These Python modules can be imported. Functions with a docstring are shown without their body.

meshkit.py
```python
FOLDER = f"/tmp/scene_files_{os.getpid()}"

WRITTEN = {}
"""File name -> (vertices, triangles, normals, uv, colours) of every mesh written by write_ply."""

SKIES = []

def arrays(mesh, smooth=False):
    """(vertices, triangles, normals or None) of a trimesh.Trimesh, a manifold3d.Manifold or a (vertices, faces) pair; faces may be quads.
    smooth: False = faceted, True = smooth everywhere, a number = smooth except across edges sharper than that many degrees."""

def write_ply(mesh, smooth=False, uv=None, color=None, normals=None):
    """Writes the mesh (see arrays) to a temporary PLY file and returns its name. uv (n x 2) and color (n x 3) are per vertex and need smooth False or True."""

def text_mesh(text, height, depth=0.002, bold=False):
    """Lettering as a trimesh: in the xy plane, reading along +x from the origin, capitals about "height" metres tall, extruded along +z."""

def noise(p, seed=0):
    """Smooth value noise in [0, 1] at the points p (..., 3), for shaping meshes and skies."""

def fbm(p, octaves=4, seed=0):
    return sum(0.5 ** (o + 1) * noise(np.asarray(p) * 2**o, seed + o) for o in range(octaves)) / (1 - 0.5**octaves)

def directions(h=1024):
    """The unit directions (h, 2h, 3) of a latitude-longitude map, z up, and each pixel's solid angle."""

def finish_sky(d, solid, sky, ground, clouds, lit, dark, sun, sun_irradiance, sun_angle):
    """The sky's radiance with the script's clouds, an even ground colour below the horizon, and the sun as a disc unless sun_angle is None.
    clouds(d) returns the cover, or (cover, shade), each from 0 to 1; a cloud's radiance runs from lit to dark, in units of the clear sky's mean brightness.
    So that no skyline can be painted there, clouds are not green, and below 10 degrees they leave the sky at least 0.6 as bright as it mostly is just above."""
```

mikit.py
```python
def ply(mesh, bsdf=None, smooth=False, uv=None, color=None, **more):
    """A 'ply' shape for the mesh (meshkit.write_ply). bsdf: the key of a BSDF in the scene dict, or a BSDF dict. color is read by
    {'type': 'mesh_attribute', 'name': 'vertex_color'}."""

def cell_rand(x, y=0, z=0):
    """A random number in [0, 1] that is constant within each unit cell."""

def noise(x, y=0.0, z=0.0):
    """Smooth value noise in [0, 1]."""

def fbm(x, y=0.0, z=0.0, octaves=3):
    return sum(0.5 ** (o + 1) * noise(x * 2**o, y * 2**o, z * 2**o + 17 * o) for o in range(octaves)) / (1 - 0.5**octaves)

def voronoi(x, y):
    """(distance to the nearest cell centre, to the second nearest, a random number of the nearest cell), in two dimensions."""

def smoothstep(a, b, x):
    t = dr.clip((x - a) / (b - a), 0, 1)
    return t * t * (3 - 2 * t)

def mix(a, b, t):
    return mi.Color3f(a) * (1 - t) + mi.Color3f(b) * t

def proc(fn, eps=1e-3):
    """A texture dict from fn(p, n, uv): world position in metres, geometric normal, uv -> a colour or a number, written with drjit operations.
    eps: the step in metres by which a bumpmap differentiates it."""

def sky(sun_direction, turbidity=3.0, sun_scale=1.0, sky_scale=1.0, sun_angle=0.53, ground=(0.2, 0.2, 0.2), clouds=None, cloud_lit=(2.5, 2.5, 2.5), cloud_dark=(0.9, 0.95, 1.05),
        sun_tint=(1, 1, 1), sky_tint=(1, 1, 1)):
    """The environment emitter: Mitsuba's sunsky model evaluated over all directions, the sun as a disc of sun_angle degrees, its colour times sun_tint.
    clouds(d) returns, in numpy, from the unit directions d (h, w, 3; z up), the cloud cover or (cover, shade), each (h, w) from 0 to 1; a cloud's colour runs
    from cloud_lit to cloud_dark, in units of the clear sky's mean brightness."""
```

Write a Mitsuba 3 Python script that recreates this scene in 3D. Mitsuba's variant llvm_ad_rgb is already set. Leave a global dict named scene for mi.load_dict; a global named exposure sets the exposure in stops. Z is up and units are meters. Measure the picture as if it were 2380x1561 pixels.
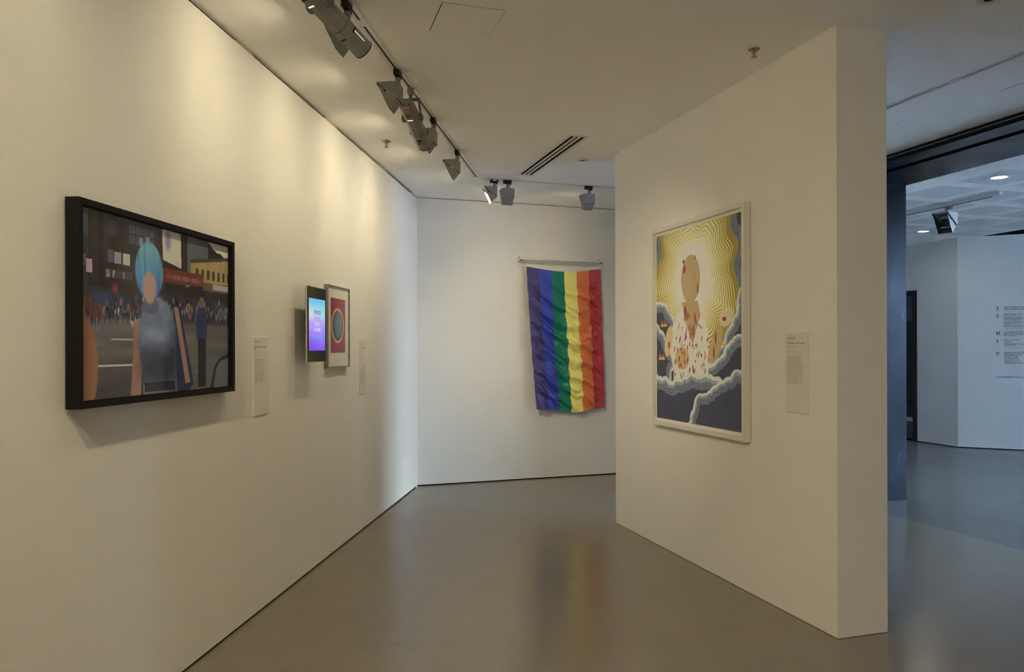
import math, random
import numpy as np
import trimesh
import shapely
from scipy import ndimage
from shapely.geometry import Polygon, box as sbox
import mitsuba as mi
import drjit as dr
import mikit, meshkit
from mikit import proc, noise, fbm, mix, smoothstep, cell_rand

random.seed(7)
RNG = np.random.default_rng(7)
T = mi.ScalarTransform4f
scene, labels = {"type": "scene"}, {}

# ------------------------------------------------------------------ camera
F_PX, YAW, PITCH, ROLL, PPY = 1740.8, math.radians(16.847), math.radians(0.018), math.radians(-0.142), 29.5
EYE = np.array([0.0, 0.0, 1.418])
_f = np.array([math.sin(YAW) * math.cos(PITCH), math.cos(YAW) * math.cos(PITCH), math.sin(PITCH)])
_r0 = np.array([math.cos(YAW), -math.sin(YAW), 0.0])
_u0 = np.cross(_r0, _f)
_up = math.cos(ROLL) * _u0 - math.sin(ROLL) * _r0
scene["camera"] = {
    "type": "perspective", "fov_axis": "x", "fov": 2 * math.degrees(math.atan(1190 / F_PX)),
    "principal_point_offset_y": -PPY / 1561,
    "near_clip": 0.05, "far_clip": 200.0,
    "to_world": T().look_at(origin=EYE.tolist(), target=(EYE + _f).tolist(), up=_up.tolist()),
}
exposure = 0.0

# ------------------------------------------------------------------ light levels
WARM = np.array([1.0, 0.835, 0.53])         # halogen wall washers against the photograph's white balance
LV = dict(w1=0.28, w2=0.29, w3=0.38, w4=0.41, w5=0.145, w6=0.16, w7=0.14, out1=0.12, part=1.95, rear=1.85, s1=0.8, s2=1.15, down=3.8, sky=1.65, leak=1.0)
WASH_POWER = 1000.0                         # radiance of a washer's reflector
SPOT_POWER = 12.0
scene["sky"] = mikit.sky((0.3, -0.5, 0.8), turbidity=4.0, sun_scale=0.0, sky_scale=LV["sky"] * 42.0, ground=(0.8, 0.8, 0.8), sky_tint=(0.95, 1.0, 1.0))
scene["sky"]["sampling_weight"] = 2.0


# ------------------------------------------------------------------ colour helpers
def lin(c):
    c = np.asarray(c, float) / 255
    return np.where(c <= 0.04045, c / 12.92, ((c + 0.055) / 1.055) ** 2.4)


def alb(c, white=(200, 186, 160), k=0.80):
    """Albedo of a surface that looks c in the photograph where a white wall beside it looks white."""
    return np.clip(lin(c) / lin(white) * k, 0.004, 0.93)


def rgb(c):
    return {"type": "rgb", "value": [float(x) for x in c]}


def mat(name, color, rough=0.6, **more):
    color = color if isinstance(color, dict) else rgb(color)
    scene[name] = {"type": "twosided", "bsdf": {"type": "principled", "base_color": color, "roughness": rough, **more}}
    return name


# ------------------------------------------------------------------ geometry of the place
C0 = np.array([1.3083, 7.7052, 0.0])                       # corner of the left wall and the far wall
DL = np.array([0.387257, 0.921972, 0.0]); NL = np.array([DL[1], -DL[0], 0.0])   # along the left wall, out of it
FW = np.array([0.999566, 0.029459, 0.0]); NF = np.array([FW[1], -FW[0], 0.0])
UP = np.array([0.0, 0.0, 1.0])
H = 2.9936
PX, PY0, PY1, PX2 = 2.5733, 3.0332, 5.5907, 2.8727         # free-standing partition
SX0, SX1, SY, SZ = 4.705, 5.545, 5.618, 2.932              # steel doorway
HL = 2.984                                                 # lobby ceiling


def frame(o, ex, ey, ez):
    m = np.eye(4)
    m[:3, 0], m[:3, 1], m[:3, 2], m[:3, 3] = ex, ey, ez, o
    return m


LEFT = frame(C0, DL, UP, NL)
FAR = frame(C0, FW, UP, NF)
PART = frame(np.array([PX, 0, 0]), np.array([0, -1.0, 0]), UP, np.array([-1.0, 0, 0]))   # local x = -y


def bx(x0, x1, y0, y1, z0, z1, c=0.0):
    """Box between the limits, its edges cut by c."""
    if c <= 0:
        m = trimesh.creation.box((x1 - x0, y1 - y0, z1 - z0))
    else:
        p = []
        for sx in (0, 1):
            for sy in (0, 1):
                for sz in (0, 1):
                    X, Y, Z = (x0, x1)[sx], (y0, y1)[sy], (z0, z1)[sz]
                    dx, dy, dz = c * (1 - 2 * sx), c * (1 - 2 * sy), c * (1 - 2 * sz)
                    p += [(X + dx, Y + dy, Z), (X + dx, Y, Z + dz), (X, Y + dy, Z + dz)]
        return trimesh.convex.convex_hull(np.array(p))
    m.apply_translation(((x0 + x1) / 2, (y0 + y1) / 2, (z0 + z1) / 2))
    return m


def cat(*ms):
    return trimesh.util.concatenate([m for m in ms])


def prism(pts, z0, z1):
    m = trimesh.creation.extrude_polygon(Polygon(pts), z1 - z0, engine="earcut")
    m.apply_translation((0, 0, z0))
    return m


def prism_x(pts_yz, x0, x1):
    """Extrudes a (y, z) profile along x."""
    m = prism(pts_yz, 0, x1 - x0)
    m.apply_transform(np.array([[0, 0, 1, x0], [1, 0, 0, 0], [0, 1, 0, 0], [0, 0, 0, 1.0]]))
    return m


def ring_prism(x0, x1, y0, y1, w, z0, z1):
    p = Polygon([(x0, y0), (x1, y0), (x1, y1), (x0, y1)], [[(x0 + w, y0 + w), (x1 - w, y0 + w), (x1 - w, y1 - w), (x0 + w, y1 - w)]])
    m = trimesh.creation.extrude_polygon(p, z1 - z0, engine="earcut")
    m.apply_translation((0, 0, z0))
    return m


def lathe(profile, n=32):
    """Revolves (r, z) about z."""
    return trimesh.creation.revolve(np.array(profile, float), sections=n)


def tube(p0, p1, r, n=12, r1=None):
    p0, p1 = np.asarray(p0, float), np.asarray(p1, float)
    d = p1 - p0
    L = np.linalg.norm(d)
    m = lathe([(0, 0), (r, 0), (r if r1 is None else r1, L), (0, L)], n)
    m.apply_transform(trimesh.geometry.align_vectors([0, 0, 1], d / L))
    m.apply_translation(p0)
    return m


def sweep(pts, r, n=8):
    pts = np.asarray(pts, float)
    return cat(*[tube(a, b, r, n) for a, b in zip(pts[:-1], pts[1:])])


taken = {}


def key(name, parent=None):
    full = name if parent is None else parent + "__" + name
    n = taken.get(full, -1) + 1
    taken[full] = n
    return full if n == 0 else f"{full}_{n:03d}"


def obj(name, mesh, material, parent=None, M=None, smooth=False, label=None, **more):
    k = key(name, parent)
    if M is not None and not isinstance(mesh, tuple):
        mesh = mesh.copy()
        mesh.apply_transform(M)
    scene[k] = mikit.ply(mesh, material, smooth=smooth, **more)
    if label:
        labels[k] = {"label": label}
    return k


def thing(name, label, category, group=None):
    k = key(name)
    labels[k] = {"label": label, "category": category}
    if group:
        labels[k]["group"] = group
    return k


def struct(name, mesh, material, label=None, M=None, **more):
    k = obj(name, mesh, material, None, M, **more)
    labels[k] = {"kind": "structure"}
    if label:
        labels[k]["label"] = label
    return k


# ------------------------------------------------------------------ materials
def wall_paint(p, n, uv):
    a = fbm(p.x * 1.3 + p.y * 0.9, p.z * 1.3, p.y * 0.7, 3) - 0.5
    b = noise(p.x * 160 + p.y * 140, p.z * 170) - 0.5
    return mi.Color3f(0.83, 0.825, 0.81) * (1 + 0.025 * a + 0.02 * b)


def ceiling_paint(p, n, uv):
    a = fbm(p.x * 0.8, p.y * 0.8, 0.0, 3) - 0.5
    b = noise(p.x * 120, p.y * 120) - 0.5
    return mi.Color3f(0.89, 0.885, 0.87) * (1 + 0.03 * a + 0.015 * b)


SCUFFS = [(0.93, 5.55, 1.02, 5.50, 0.002), (1.02, 4.35, 1.10, 4.28, 0.0016), (1.55, 4.15, 1.58, 4.05, 0.002), (0.35, 3.60, 0.55, 3.62, 0.0015), (0.72, 3.52, 0.95, 3.55, 0.0012),
          (1.75, 3.45, 1.77, 3.34, 0.0014), (1.95, 2.95, 2.02, 2.93, 0.0016), (0.90, 3.30, 0.93, 3.22, 0.0016), (2.05, 4.62, 2.16, 4.60, 0.0013)]


def concrete(base, seed):
    def fn(p, n, uv):
        a = fbm(p.x * 0.9 + seed, p.y * 0.9, 0.0, 4) - 0.5
        b = fbm(p.x * 9 + 3 * seed, p.y * 9, 0.0, 3) - 0.5
        c = noise(p.x * 190, p.y * 190) - 0.5
        v = 1 + 0.16 * a + 0.08 * b + 0.05 * c
        speck = smoothstep(0.955, 0.975, noise(p.x * 31 + 5, p.y * 31 + seed)) * smoothstep(0.5, 0.7, noise(p.x * 2.1, p.y * 2.1 + 9))
        v = v * (1 - 0.10 * speck)
        if seed < 3:
            for x0, y0, x1, y1, w in SCUFFS:
                L2 = (x1 - x0) ** 2 + (y1 - y0) ** 2
                t = dr.clip(((p.x - x0) * (x1 - x0) + (p.y - y0) * (y1 - y0)) / L2, 0, 1)
                d = dr.sqrt(dr.square(p.x - x0 - t * (x1 - x0)) + dr.square(p.y - y0 - t * (y1 - y0)))
                v = v * (1 - 0.35 * (1 - smoothstep(w, 2.2 * w, d)))
        return mi.Color3f(*base) * v
    return fn


def floor_rough(p, n, uv):
    return 0.215 + 0.05 * (fbm(p.x * 3, p.y * 3, 0.0, 3) - 0.5) + 0.02 * (noise(p.x * 60, p.y * 60) - 0.5)


def steel_col(p, n, uv):
    a = fbm(p.x * 3 + p.y * 2, p.z * 2.2 + p.y * 1.1, 0.0, 4)
    b = fbm(p.x * 22, p.z * 14, p.y * 14, 3)
    s = smoothstep(0.62, 0.8, b) * smoothstep(0.45, 0.6, a)
    return mi.Color3f(0.0045, 0.006, 0.0095) * (0.6 + 0.8 * a) + mi.Color3f(0.010, 0.012, 0.016) * s


def steel_rough(p, n, uv):
    return 0.30 + 0.16 * (fbm(p.x * 8, p.z * 6, p.y * 6, 3) - 0.5)


def perforated(p, n, uv):
    s = 0.015
    u, v = p.x / s, p.y / s
    du, dv = u - dr.floor(u) - 0.5, v - dr.floor(v) - 0.5
    hole = 1 - smoothstep(0.26, 0.36, dr.sqrt(du * du + dv * dv))
    return mix((0.82, 0.83, 0.83), (0.50, 0.505, 0.51), hole)


mat("wall_white", proc(wall_paint), 0.75, specular=0.25)
mat("ceiling_white", proc(ceiling_paint), 0.85, specular=0.2)
mat("floor_gallery", proc(concrete((0.198, 0.176, 0.138), 1.0)), proc(floor_rough), specular=0.55)
mat("floor_lobby_mat", proc(concrete((0.140, 0.136, 0.128), 5.0)), proc(floor_rough), specular=0.55)
mat("steel_blue", proc(steel_col), proc(steel_rough), metallic=0.9, specular=0.15)
mat("perforated_white", proc(perforated), 0.7)
mat("gap_black", (0.008, 0.0075, 0.008), 0.9, specular=0.05)
mat("filler_tan", (0.42, 0.33, 0.25), 0.8)
mat("black_metal", (0.010, 0.010, 0.012), 0.5, specular=0.2)
mat("black_wood", (0.0075, 0.0065, 0.0085), 0.55, specular=0.12)
mat("fixture_grey", (0.215, 0.21, 0.20), 0.5, specular=0.35)
mat("fixture_dark_grey", (0.11, 0.11, 0.11), 0.5)
mat("fixture_inside", (0.02, 0.02, 0.022), 0.6)
mat("adapter_black", (0.008, 0.008, 0.011), 0.5, specular=0.2)
mat("white_plastic", (0.72, 0.72, 0.71), 0.35)
mat("white_metal", (0.70, 0.70, 0.70), 0.3)
mat("bright_steel", (0.55, 0.55, 0.56), 0.25, metallic=0.9)
mat("brass", (0.55, 0.38, 0.18), 0.35, metallic=0.7)
mat("chrome", (0.36, 0.28, 0.21), 0.3, metallic=0.8)
mat("copper", (0.19, 0.13, 0.09), 0.35, metallic=0.6)
mat("red_sticker", (0.52, 0.08, 0.045), 0.5)
mat("blue_sticker", (0.06, 0.14, 0.36), 0.5)
mat("green_sticker", (0.05, 0.25, 0.06), 0.5)
mat("white_sticker", (0.7, 0.7, 0.68), 0.5)
mat("red_ring", (0.30, 0.09, 0.07), 0.5)
mat("label_board", (0.77, 0.735, 0.70), 0.7)
mat("ink", (0.03, 0.028, 0.028), 0.7)
mat("ink_grey", (0.16, 0.155, 0.15), 0.7)
mat("directory_ink", (0.018, 0.02, 0.028), 0.6)
mat("frame_white", (0.74, 0.725, 0.68), 0.5)
mat("paper_white", (0.80, 0.79, 0.75), 0.8)
mat("frame_pewter", (0.25, 0.24, 0.22), 0.35, metallic=0.5)
mat("screen_black", (0.012, 0.010, 0.010), 0.12, specular=0.6)
mat("screen_back", (0.008, 0.008, 0.010), 0.55, specular=0.15)
mat("screen_edge", (0.62, 0.60, 0.55), 0.3)
mat("door_glass_dark", (0.004, 0.009, 0.011), 0.4, specular=0.2)
mat("door_glass_pale", (0.035, 0.042, 0.046), 0.4, specular=0.3)
mat("print_paint", {"type": "mesh_attribute", "name": "vertex_color"}, 0.7, specular=0.05)
mat("drawing_paint", {"type": "mesh_attribute", "name": "vertex_color"}, 0.85, specular=0.2)
scene["glazing"] = {"type": "thindielectric", "int_ior": 1.28}

# ------------------------------------------------------------------ the room
def wall_between(a, b, thick, z0, z1, outward):
    """A wall whose room face runs from a to b; outward points away from the room."""
    a, b, o = np.asarray(a, float)[:2], np.asarray(b, float)[:2], np.asarray(outward, float)[:2]
    return prism([a, b, b + o * thick, a + o * thick], z0, z1)


BASE, TOPGAP = 0.012, 0.017
YB = -5.0
left_end = C0 + DL * ((YB - C0[1]) / DL[1])
far_end = C0 + FW * ((SX0 + 0.02 - C0[0]) / FW[0])
g_poly = [left_end[:2] - NL[:2] * 0.3, (C0 - NL * 0.3)[:2], (C0 - NL * 0.3 - NF * 0.3)[:2], (far_end - NF * 0.3)[:2]]
JX = 4.93
struct("floor", prism([(left_end[0] - 0.4, YB - 0.2), (C0[0] - 0.5, C0[1] + 0.4), (JX, C0[1] + 0.5), (JX, YB - 0.2)], -0.12, 0.0), "floor_gallery", "polished pale grey concrete floor of the gallery")
struct("floor_lobby", prism([(JX, YB - 0.2), (JX, 10.8), (12.3, 10.8), (12.3, YB - 0.2)], -0.12, 0.0), "floor_lobby_mat", "darker polished concrete floor beyond the steel doorway")
struct("wall_left", cat(wall_between(left_end, C0, 0.2, BASE, H - TOPGAP, -NL)), "wall_white", "long white wall on the left")
struct("wall_far", wall_between(C0, far_end, 0.2, BASE, H - 0.006, -NF), "wall_white", "white end wall behind the rainbow flag")
BACK_L, BACK_F = 0.014, 0.014
struct("baseboard_left", wall_between(left_end - NL * BACK_L, C0 - NL * BACK_L, 0.1, 0.0, BASE, -NL), "gap_black", "black shadow gap under the left wall")
struct("baseboard_far", wall_between(C0 - NF * BACK_F, far_end - NF * BACK_F, 0.1, 0.0, BASE, -NF), "gap_black", "black shadow gap under the far wall")
struct("trim_1", wall_between(left_end - NL * BACK_L, C0 - NL * BACK_L, 0.1, H - TOPGAP, H, -NL), "gap_black", "dark shadow gap where left wall meets ceiling")
struct("trim_2", wall_between(C0 - NF * BACK_F, far_end - NF * BACK_F, 0.1, H - 0.006, H, -NF), "gap_black", "dark joint where far wall meets ceiling")
for n_, (s0, s1) in enumerate([(-3.975, -3.785), (-2.69, -2.46), (-1.395, -1.17), (-0.25, 0.0)]):
    struct(f"trim_{3 + n_}", bx(s0, s1, H - TOPGAP, H, -0.014, -0.003), "filler_tan", "tan filler piece closing the shadow gap", LEFT)
struct("wall_back", wall_between((left_end[0] - 0.3, YB), (12.2, YB), 0.2, 0, 4.8, (0, -1)), "wall_white", "white wall behind the camera")
pm = bx(PX, PX2, PY0, PY1, 0.003, H)
struct("wall_partition", pm, "wall_white", "free-standing white partition wall with the framed drawing")
struct("trim_7", bx(PX + 0.004, PX2 - 0.004, PY0 + 0.004, PY1 - 0.004, 0.0, 0.003), "gap_black", "thin dark joint under the partition wall")
struct("ceiling", prism([(left_end[0] - 0.4, YB - 0.2), (C0[0] - 0.5, C0[1] + 0.4), (4.735, C0[1] + 0.5), (4.735, YB - 0.2)], H, H + 0.6), "ceiling_white", "flat plaster ceiling of the gallery")
# wall that carries the steel doorway
DY0 = 2.6
struct("wall_right", cat(bx(SX0 + 0.02, SX1 - 0.01, SY + 0.012, 10.8, 0, 3.4), bx(SX0 + 0.02, SX1 - 0.01, YB - 0.2, DY0 - 0.012, 0, 3.4), bx(SX0 + 0.06, SX1 - 0.01, DY0 - 0.012, SY + 0.012, SZ + 0.065, 3.4)), "wall_white", "thick white wall around the steel doorway")
dk = key("door_1")
labels[dk] = {"kind": "structure", "label": "dark blue steel doorway lining to the lobby"}
obj("jamb", bx(SX0, SX1, SY, SY + 0.012, 0.004, SZ + 0.012, 0.002), "steel_blue", dk)
obj("jamb", bx(SX0, SX1, DY0 - 0.012, DY0, 0.004, SZ + 0.012, 0.002), "steel_blue", dk)
obj("lintel_panel", bx(SX0, 4.905, DY0, SY, SZ, SZ + 0.012, 0.002), "steel_blue", dk)
obj("lintel_panel", bx(4.985, SX1, DY0, SY, SZ, SZ + 0.012, 0.002), "steel_blue", dk)
obj("door_track_slot", bx(4.88, 5.01, DY0, SY, SZ + 0.055, SZ + 0.062), "gap_black", dk)
obj("fascia", bx(SX0 + 0.010, SX0 + 0.05, DY0 - 0.3, SY + 0.3, SZ + 0.012, H + 0.02), "gap_black", dk)
for a_, b_ in ((4.885, 4.9), (4.99, 5.005)):
    obj("slot_cheek", bx(a_, b_, DY0, SY, SZ + 0.0125, SZ + 0.06), "gap_black", dk)
obj("fascia_bead", bx(SX0 + 0.002, SX0 + 0.012, DY0 - 0.3, SY + 0.3, 2.966, 2.970), "bright_steel", dk)

# ------------------------------------------------------------------ the lobby beyond
L1, L1Y = 9.155, 8.36
W2D = np.array([0.741474, -0.670982, 0.0]); W2N = np.array([-0.670982, -0.741474, 0.0])
L1P = np.array([L1, L1Y, 0.0])
W2END = L1P + W2D * ((12.0 - L1) / W2D[0])
DRY0, DRY1, DRZ = 9.075, 10.2, 2.29
struct("wall_lobby_1", cat(bx(L1, L1 + 0.2, L1Y, DRY0, 0.012, HL), bx(L1, L1 + 0.2, DRY0, DRY1, DRZ, HL), bx(L1, L1 + 0.2, DRY1, 10.8, 0.012, HL)), "wall_white", "greyish white lobby wall beside the dark doorway")
struct("wall_lobby_2", wall_between(L1P, W2END, 0.2, 0.012, HL, -W2N), "wall_white", "pale lobby wall carrying the directory lettering")
struct("baseboard_lobby_1", bx(L1 + 0.012, L1 + 0.19, L1Y, 10.8, 0.0, 0.012), "gap_black", "dark gap under the lobby wall")
struct("baseboard_lobby_2", wall_between(L1P - W2N * 0.012, W2END - W2N * 0.012, 0.1, 0.0, 0.012, -W2N), "gap_black", "dark gap under the directory wall")
struct("wall_lobby_back", bx(5.5, 12.2, 10.6, 10.8, 0, 3.4), "wall_white", "white wall closing the lobby")
VX = 9.36
WX = 12.0
ck = struct("ceiling_lobby", cat(bx(SX1 - 0.02, VX, YB - 0.2, 10.8, HL, HL + 0.6)), "ceiling_white", "white lobby ceiling with perforated panels")
struct("ceiling_void", cat(bx(VX, 12.3, YB - 0.2, 3.2, 4.7, 4.8), bx(VX + 0.02, 12.3, 3.0, 10.8, 3.22, 3.3), bx(VX, 12.3, 9.9, 10.0, 0, 3.22), bx(VX - 0.02, VX, YB - 0.2, 10.0, HL + 0.55, 4.7)), "ceiling_white", "white upper ceiling over the open void, with an added low slab that keeps it dark")  # low slab added to shut light out of the void above the directory wall
for i in range(5):
    for j in range(-2, 5):
        x0, y0 = 6.06 + 0.665 * i, 5.035 + 0.665 * j
        if x0 + 0.53 < VX - 0.05 and y0 + 0.51 < 8.25:
            obj("perforated_panel", bx(x0, x0 + 0.53, y0, y0 + 0.51, HL - 0.0015, HL + 0.01), "perforated_white", ck)
# window wall of the lobby, outside the frame on the right; its daylight falls through the steel doorway
openings = [(4.86, 5.42), (-2.6, 2.35)]
zs = (0.06, 4.3)
edges = sorted([YB - 0.2, 10.8] + [e for o in openings for e in o])
pieces = [bx(WX, WX + 0.2, edges[i], edges[i + 1], 0, 4.7) for i in range(0, len(edges), 2)]
for a, b in openings:
    pieces += [bx(WX, WX + 0.2, a, b, 0, zs[0]), bx(WX, WX + 0.2, a, b, zs[1], 4.7)]
struct("wall_window_side", cat(*pieces), "wall_white", "white window wall of the lobby")
for n_, (a, b) in enumerate(openings):
    wk = key(f"window_{n_ + 1}")
    labels[wk] = {"kind": "structure", "label": "tall lobby window with a dark metal frame"}
    m = frame(np.array([WX + 0.05, a, 0]), np.array([0, 1.0, 0]), UP, np.array([1.0, 0, 0]))
    obj("window_frame", ring_prism(0, b - a, zs[0], zs[1], 0.05, 0, 0.08), "black_metal", wk, m)
struct("added_wall_lobby_3", cat(bx(10.3, WX, 3.0, 3.2, 0, 3.3), bx(VX, 12.2, 3.0, 3.2, 3.22, 4.7)), "wall_white", "added unseen wall fin that shades the directory wall from the tall window")  # fin added out of view to block window light from the directory wall
# dark doorway in the lobby wall
dk2 = key("door_2")
labels[dk2] = {"kind": "structure", "label": "black framed door with dark glass panels in the lobby wall"}
obj("door_frame", cat(bx(L1 - 0.012, L1 + 0.16, DRY0, DRY0 + 0.075, 0, DRZ), bx(L1 - 0.012, L1 + 0.16, DRY1 - 0.075, DRY1, 0, DRZ), bx(L1 - 0.012, L1 + 0.16, DRY0 + 0.075, DRY1 - 0.075, DRZ - 0.06, DRZ)), "black_metal", dk2)
pz = [0.36, 0.60, 0.845, 1.09, 1.335, 1.58, 1.825, 2.07, 2.23]
for n_, (a, b) in enumerate(zip(pz[:-1], pz[1:])):
    obj("glass_panel", bx(L1 + 0.07, L1 + 0.09, DRY0 + 0.075, DRY1 - 0.075, a + 0.004, b - 0.004), "door_glass_pale" if n_ >= 6 else "door_glass_dark", dk2)
obj("door_rail", bx(L1 + 0.05, L1 + 0.1, DRY0 + 0.075, DRY1 - 0.075, 0.29, 0.355), "bright_steel", dk2)
for a, b in ((0.02, 0.11), (0.115, 0.2), (0.205, 0.285)):
    obj("kick_panel", bx(L1 + 0.07, L1 + 0.09, DRY0 + 0.075, DRY1 - 0.075, a, b), "door_glass_pale", dk2)
obj("door_backing", bx(L1 + 0.12, L1 + 0.16, DRY0 + 0.07, DRY1 - 0.07, 0, DRZ - 0.05), "gap_black", dk2)

# ------------------------------------------------------------------ lettering
_glyph, _hh = {}, meshkit.text_mesh("HH", 1.0, depth=0.02).bounds[1][0]


def glyph(c, bold):
    if (c, bold) not in _glyph:
        if c == " ":
            _glyph[c, bold] = (None, 0.33)
        else:
            m = meshkit.text_mesh(c, 1.0, depth=0.02, bold=bold)
            b = meshkit.text_mesh("H" + c + "H", 1.0, depth=0.02).bounds
            m.apply_translation((0, 0, -m.bounds[0][2]))
            f = m.faces[m.face_normals[:, 2] > 0.5]
            m = trimesh.Trimesh(m.vertices, f, process=False)
            m.remove_unreferenced_vertices()
            _glyph[c, bold] = (m, b[1][0] - _hh + (0.03 if bold else 0))
    return _glyph[c, bold]


def line_mesh(s, h, bold=False, x=0.0, y=0.0, width=None, align="left"):
    out, at = [], 0.0
    for c in s:
        m, adv = glyph(c, bold)
        if m is not None:
            m = m.copy()
            m.apply_translation((at, 0, 0))
            out.append(m)
        at += adv
    m = cat(*out)
    sx = h if width is None else min(h, width / max(at, 1e-6))
    m.apply_transform(np.diag([sx, h, 0.0, 1.0]))
    w = at * sx
    m.apply_translation((x - (w / 2 if align == "center" else w if align == "right" else 0), y, 0.0))
    return m


def lettering(lines, M, z):
    """lines: (text, cap height, bold, x, y, width, align) in the wall's frame."""
    m = cat(*[line_mesh(*l) for l in lines])
    m.apply_translation((0, 0, z))
    m.apply_transform(M)
    return m


def wall_label(M, x0, x1, y0, y1, head, body, y_body, pitch, label):
    k = thing("wall_label", label, "label")
    obj("board", bx(x0, x1, y0, y1, 0.001, 0.006, 0.0006), "label_board", k, M)
    obj("title_lettering", lettering([l for l in head if l[2]], M, 0.0063), "ink", k)
    obj("detail_lettering", lettering([l for l in head if not l[2]], M, 0.0063), "ink_grey", k)
    w = x1 - x0 - 0.028
    obj("text_lettering", lettering([(t, 0.0047, False, x0 + 0.014, y_body - pitch * i, w) for i, t in enumerate(body)], M, 0.0063), "ink", k)
    return k


x = -3.81
wall_label(LEFT, x, -3.63, 1.067, 1.485, [
    ("Nan Goldin", 0.0085, True, x + 0.014, 1.457, 0.15), ("American born 1953", 0.0045, False, x + 0.014, 1.447, 0.15),
    ("Misty in Sheridan Square,", 0.0085, True, x + 0.014, 1.428, 0.15), ("NYC", 0.0085, True, x + 0.014, 1.417, 0.15),
    ("1991, printed 2011", 0.0045, False, x + 0.014, 1.4085, 0.15), ("cibachrome photograph, ed. 2/25", 0.0045, False, x + 0.014, 1.4, 0.15),
    ("Purchased NGV Foundation, 2012", 0.0034, False, x + 0.014, 1.386, 0.09), ("2012.18", 0.0034, False, x + 0.142, 1.386, 0.03)],
    ["In 1972, Nan Goldin moved to New York", "and photographed her friends and lovers,", "family, many of whom were gay, drag", "queens and trans. In 1991, her", "new documents of a drag party were", "an exhibition of large prints. Including", "Misty, whose portrait is one of a series", "depicting the New York Pride parade. Misty", "is pictured in the middle of the day, the", "street. She looks directly at the camera", "with her hair blue and crowd behind her,", "surrounding Sheridan Square and Stonewall.", "Made as a collaborative portrait of", "identity, intimacy and beauty, it centres", "the subjects' own definition of their", "gender expression and nonconforming", "gender identity."],
    1.362, 0.0079, "tall cream wall label beside the black framed photograph")
x = -1.963
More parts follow.
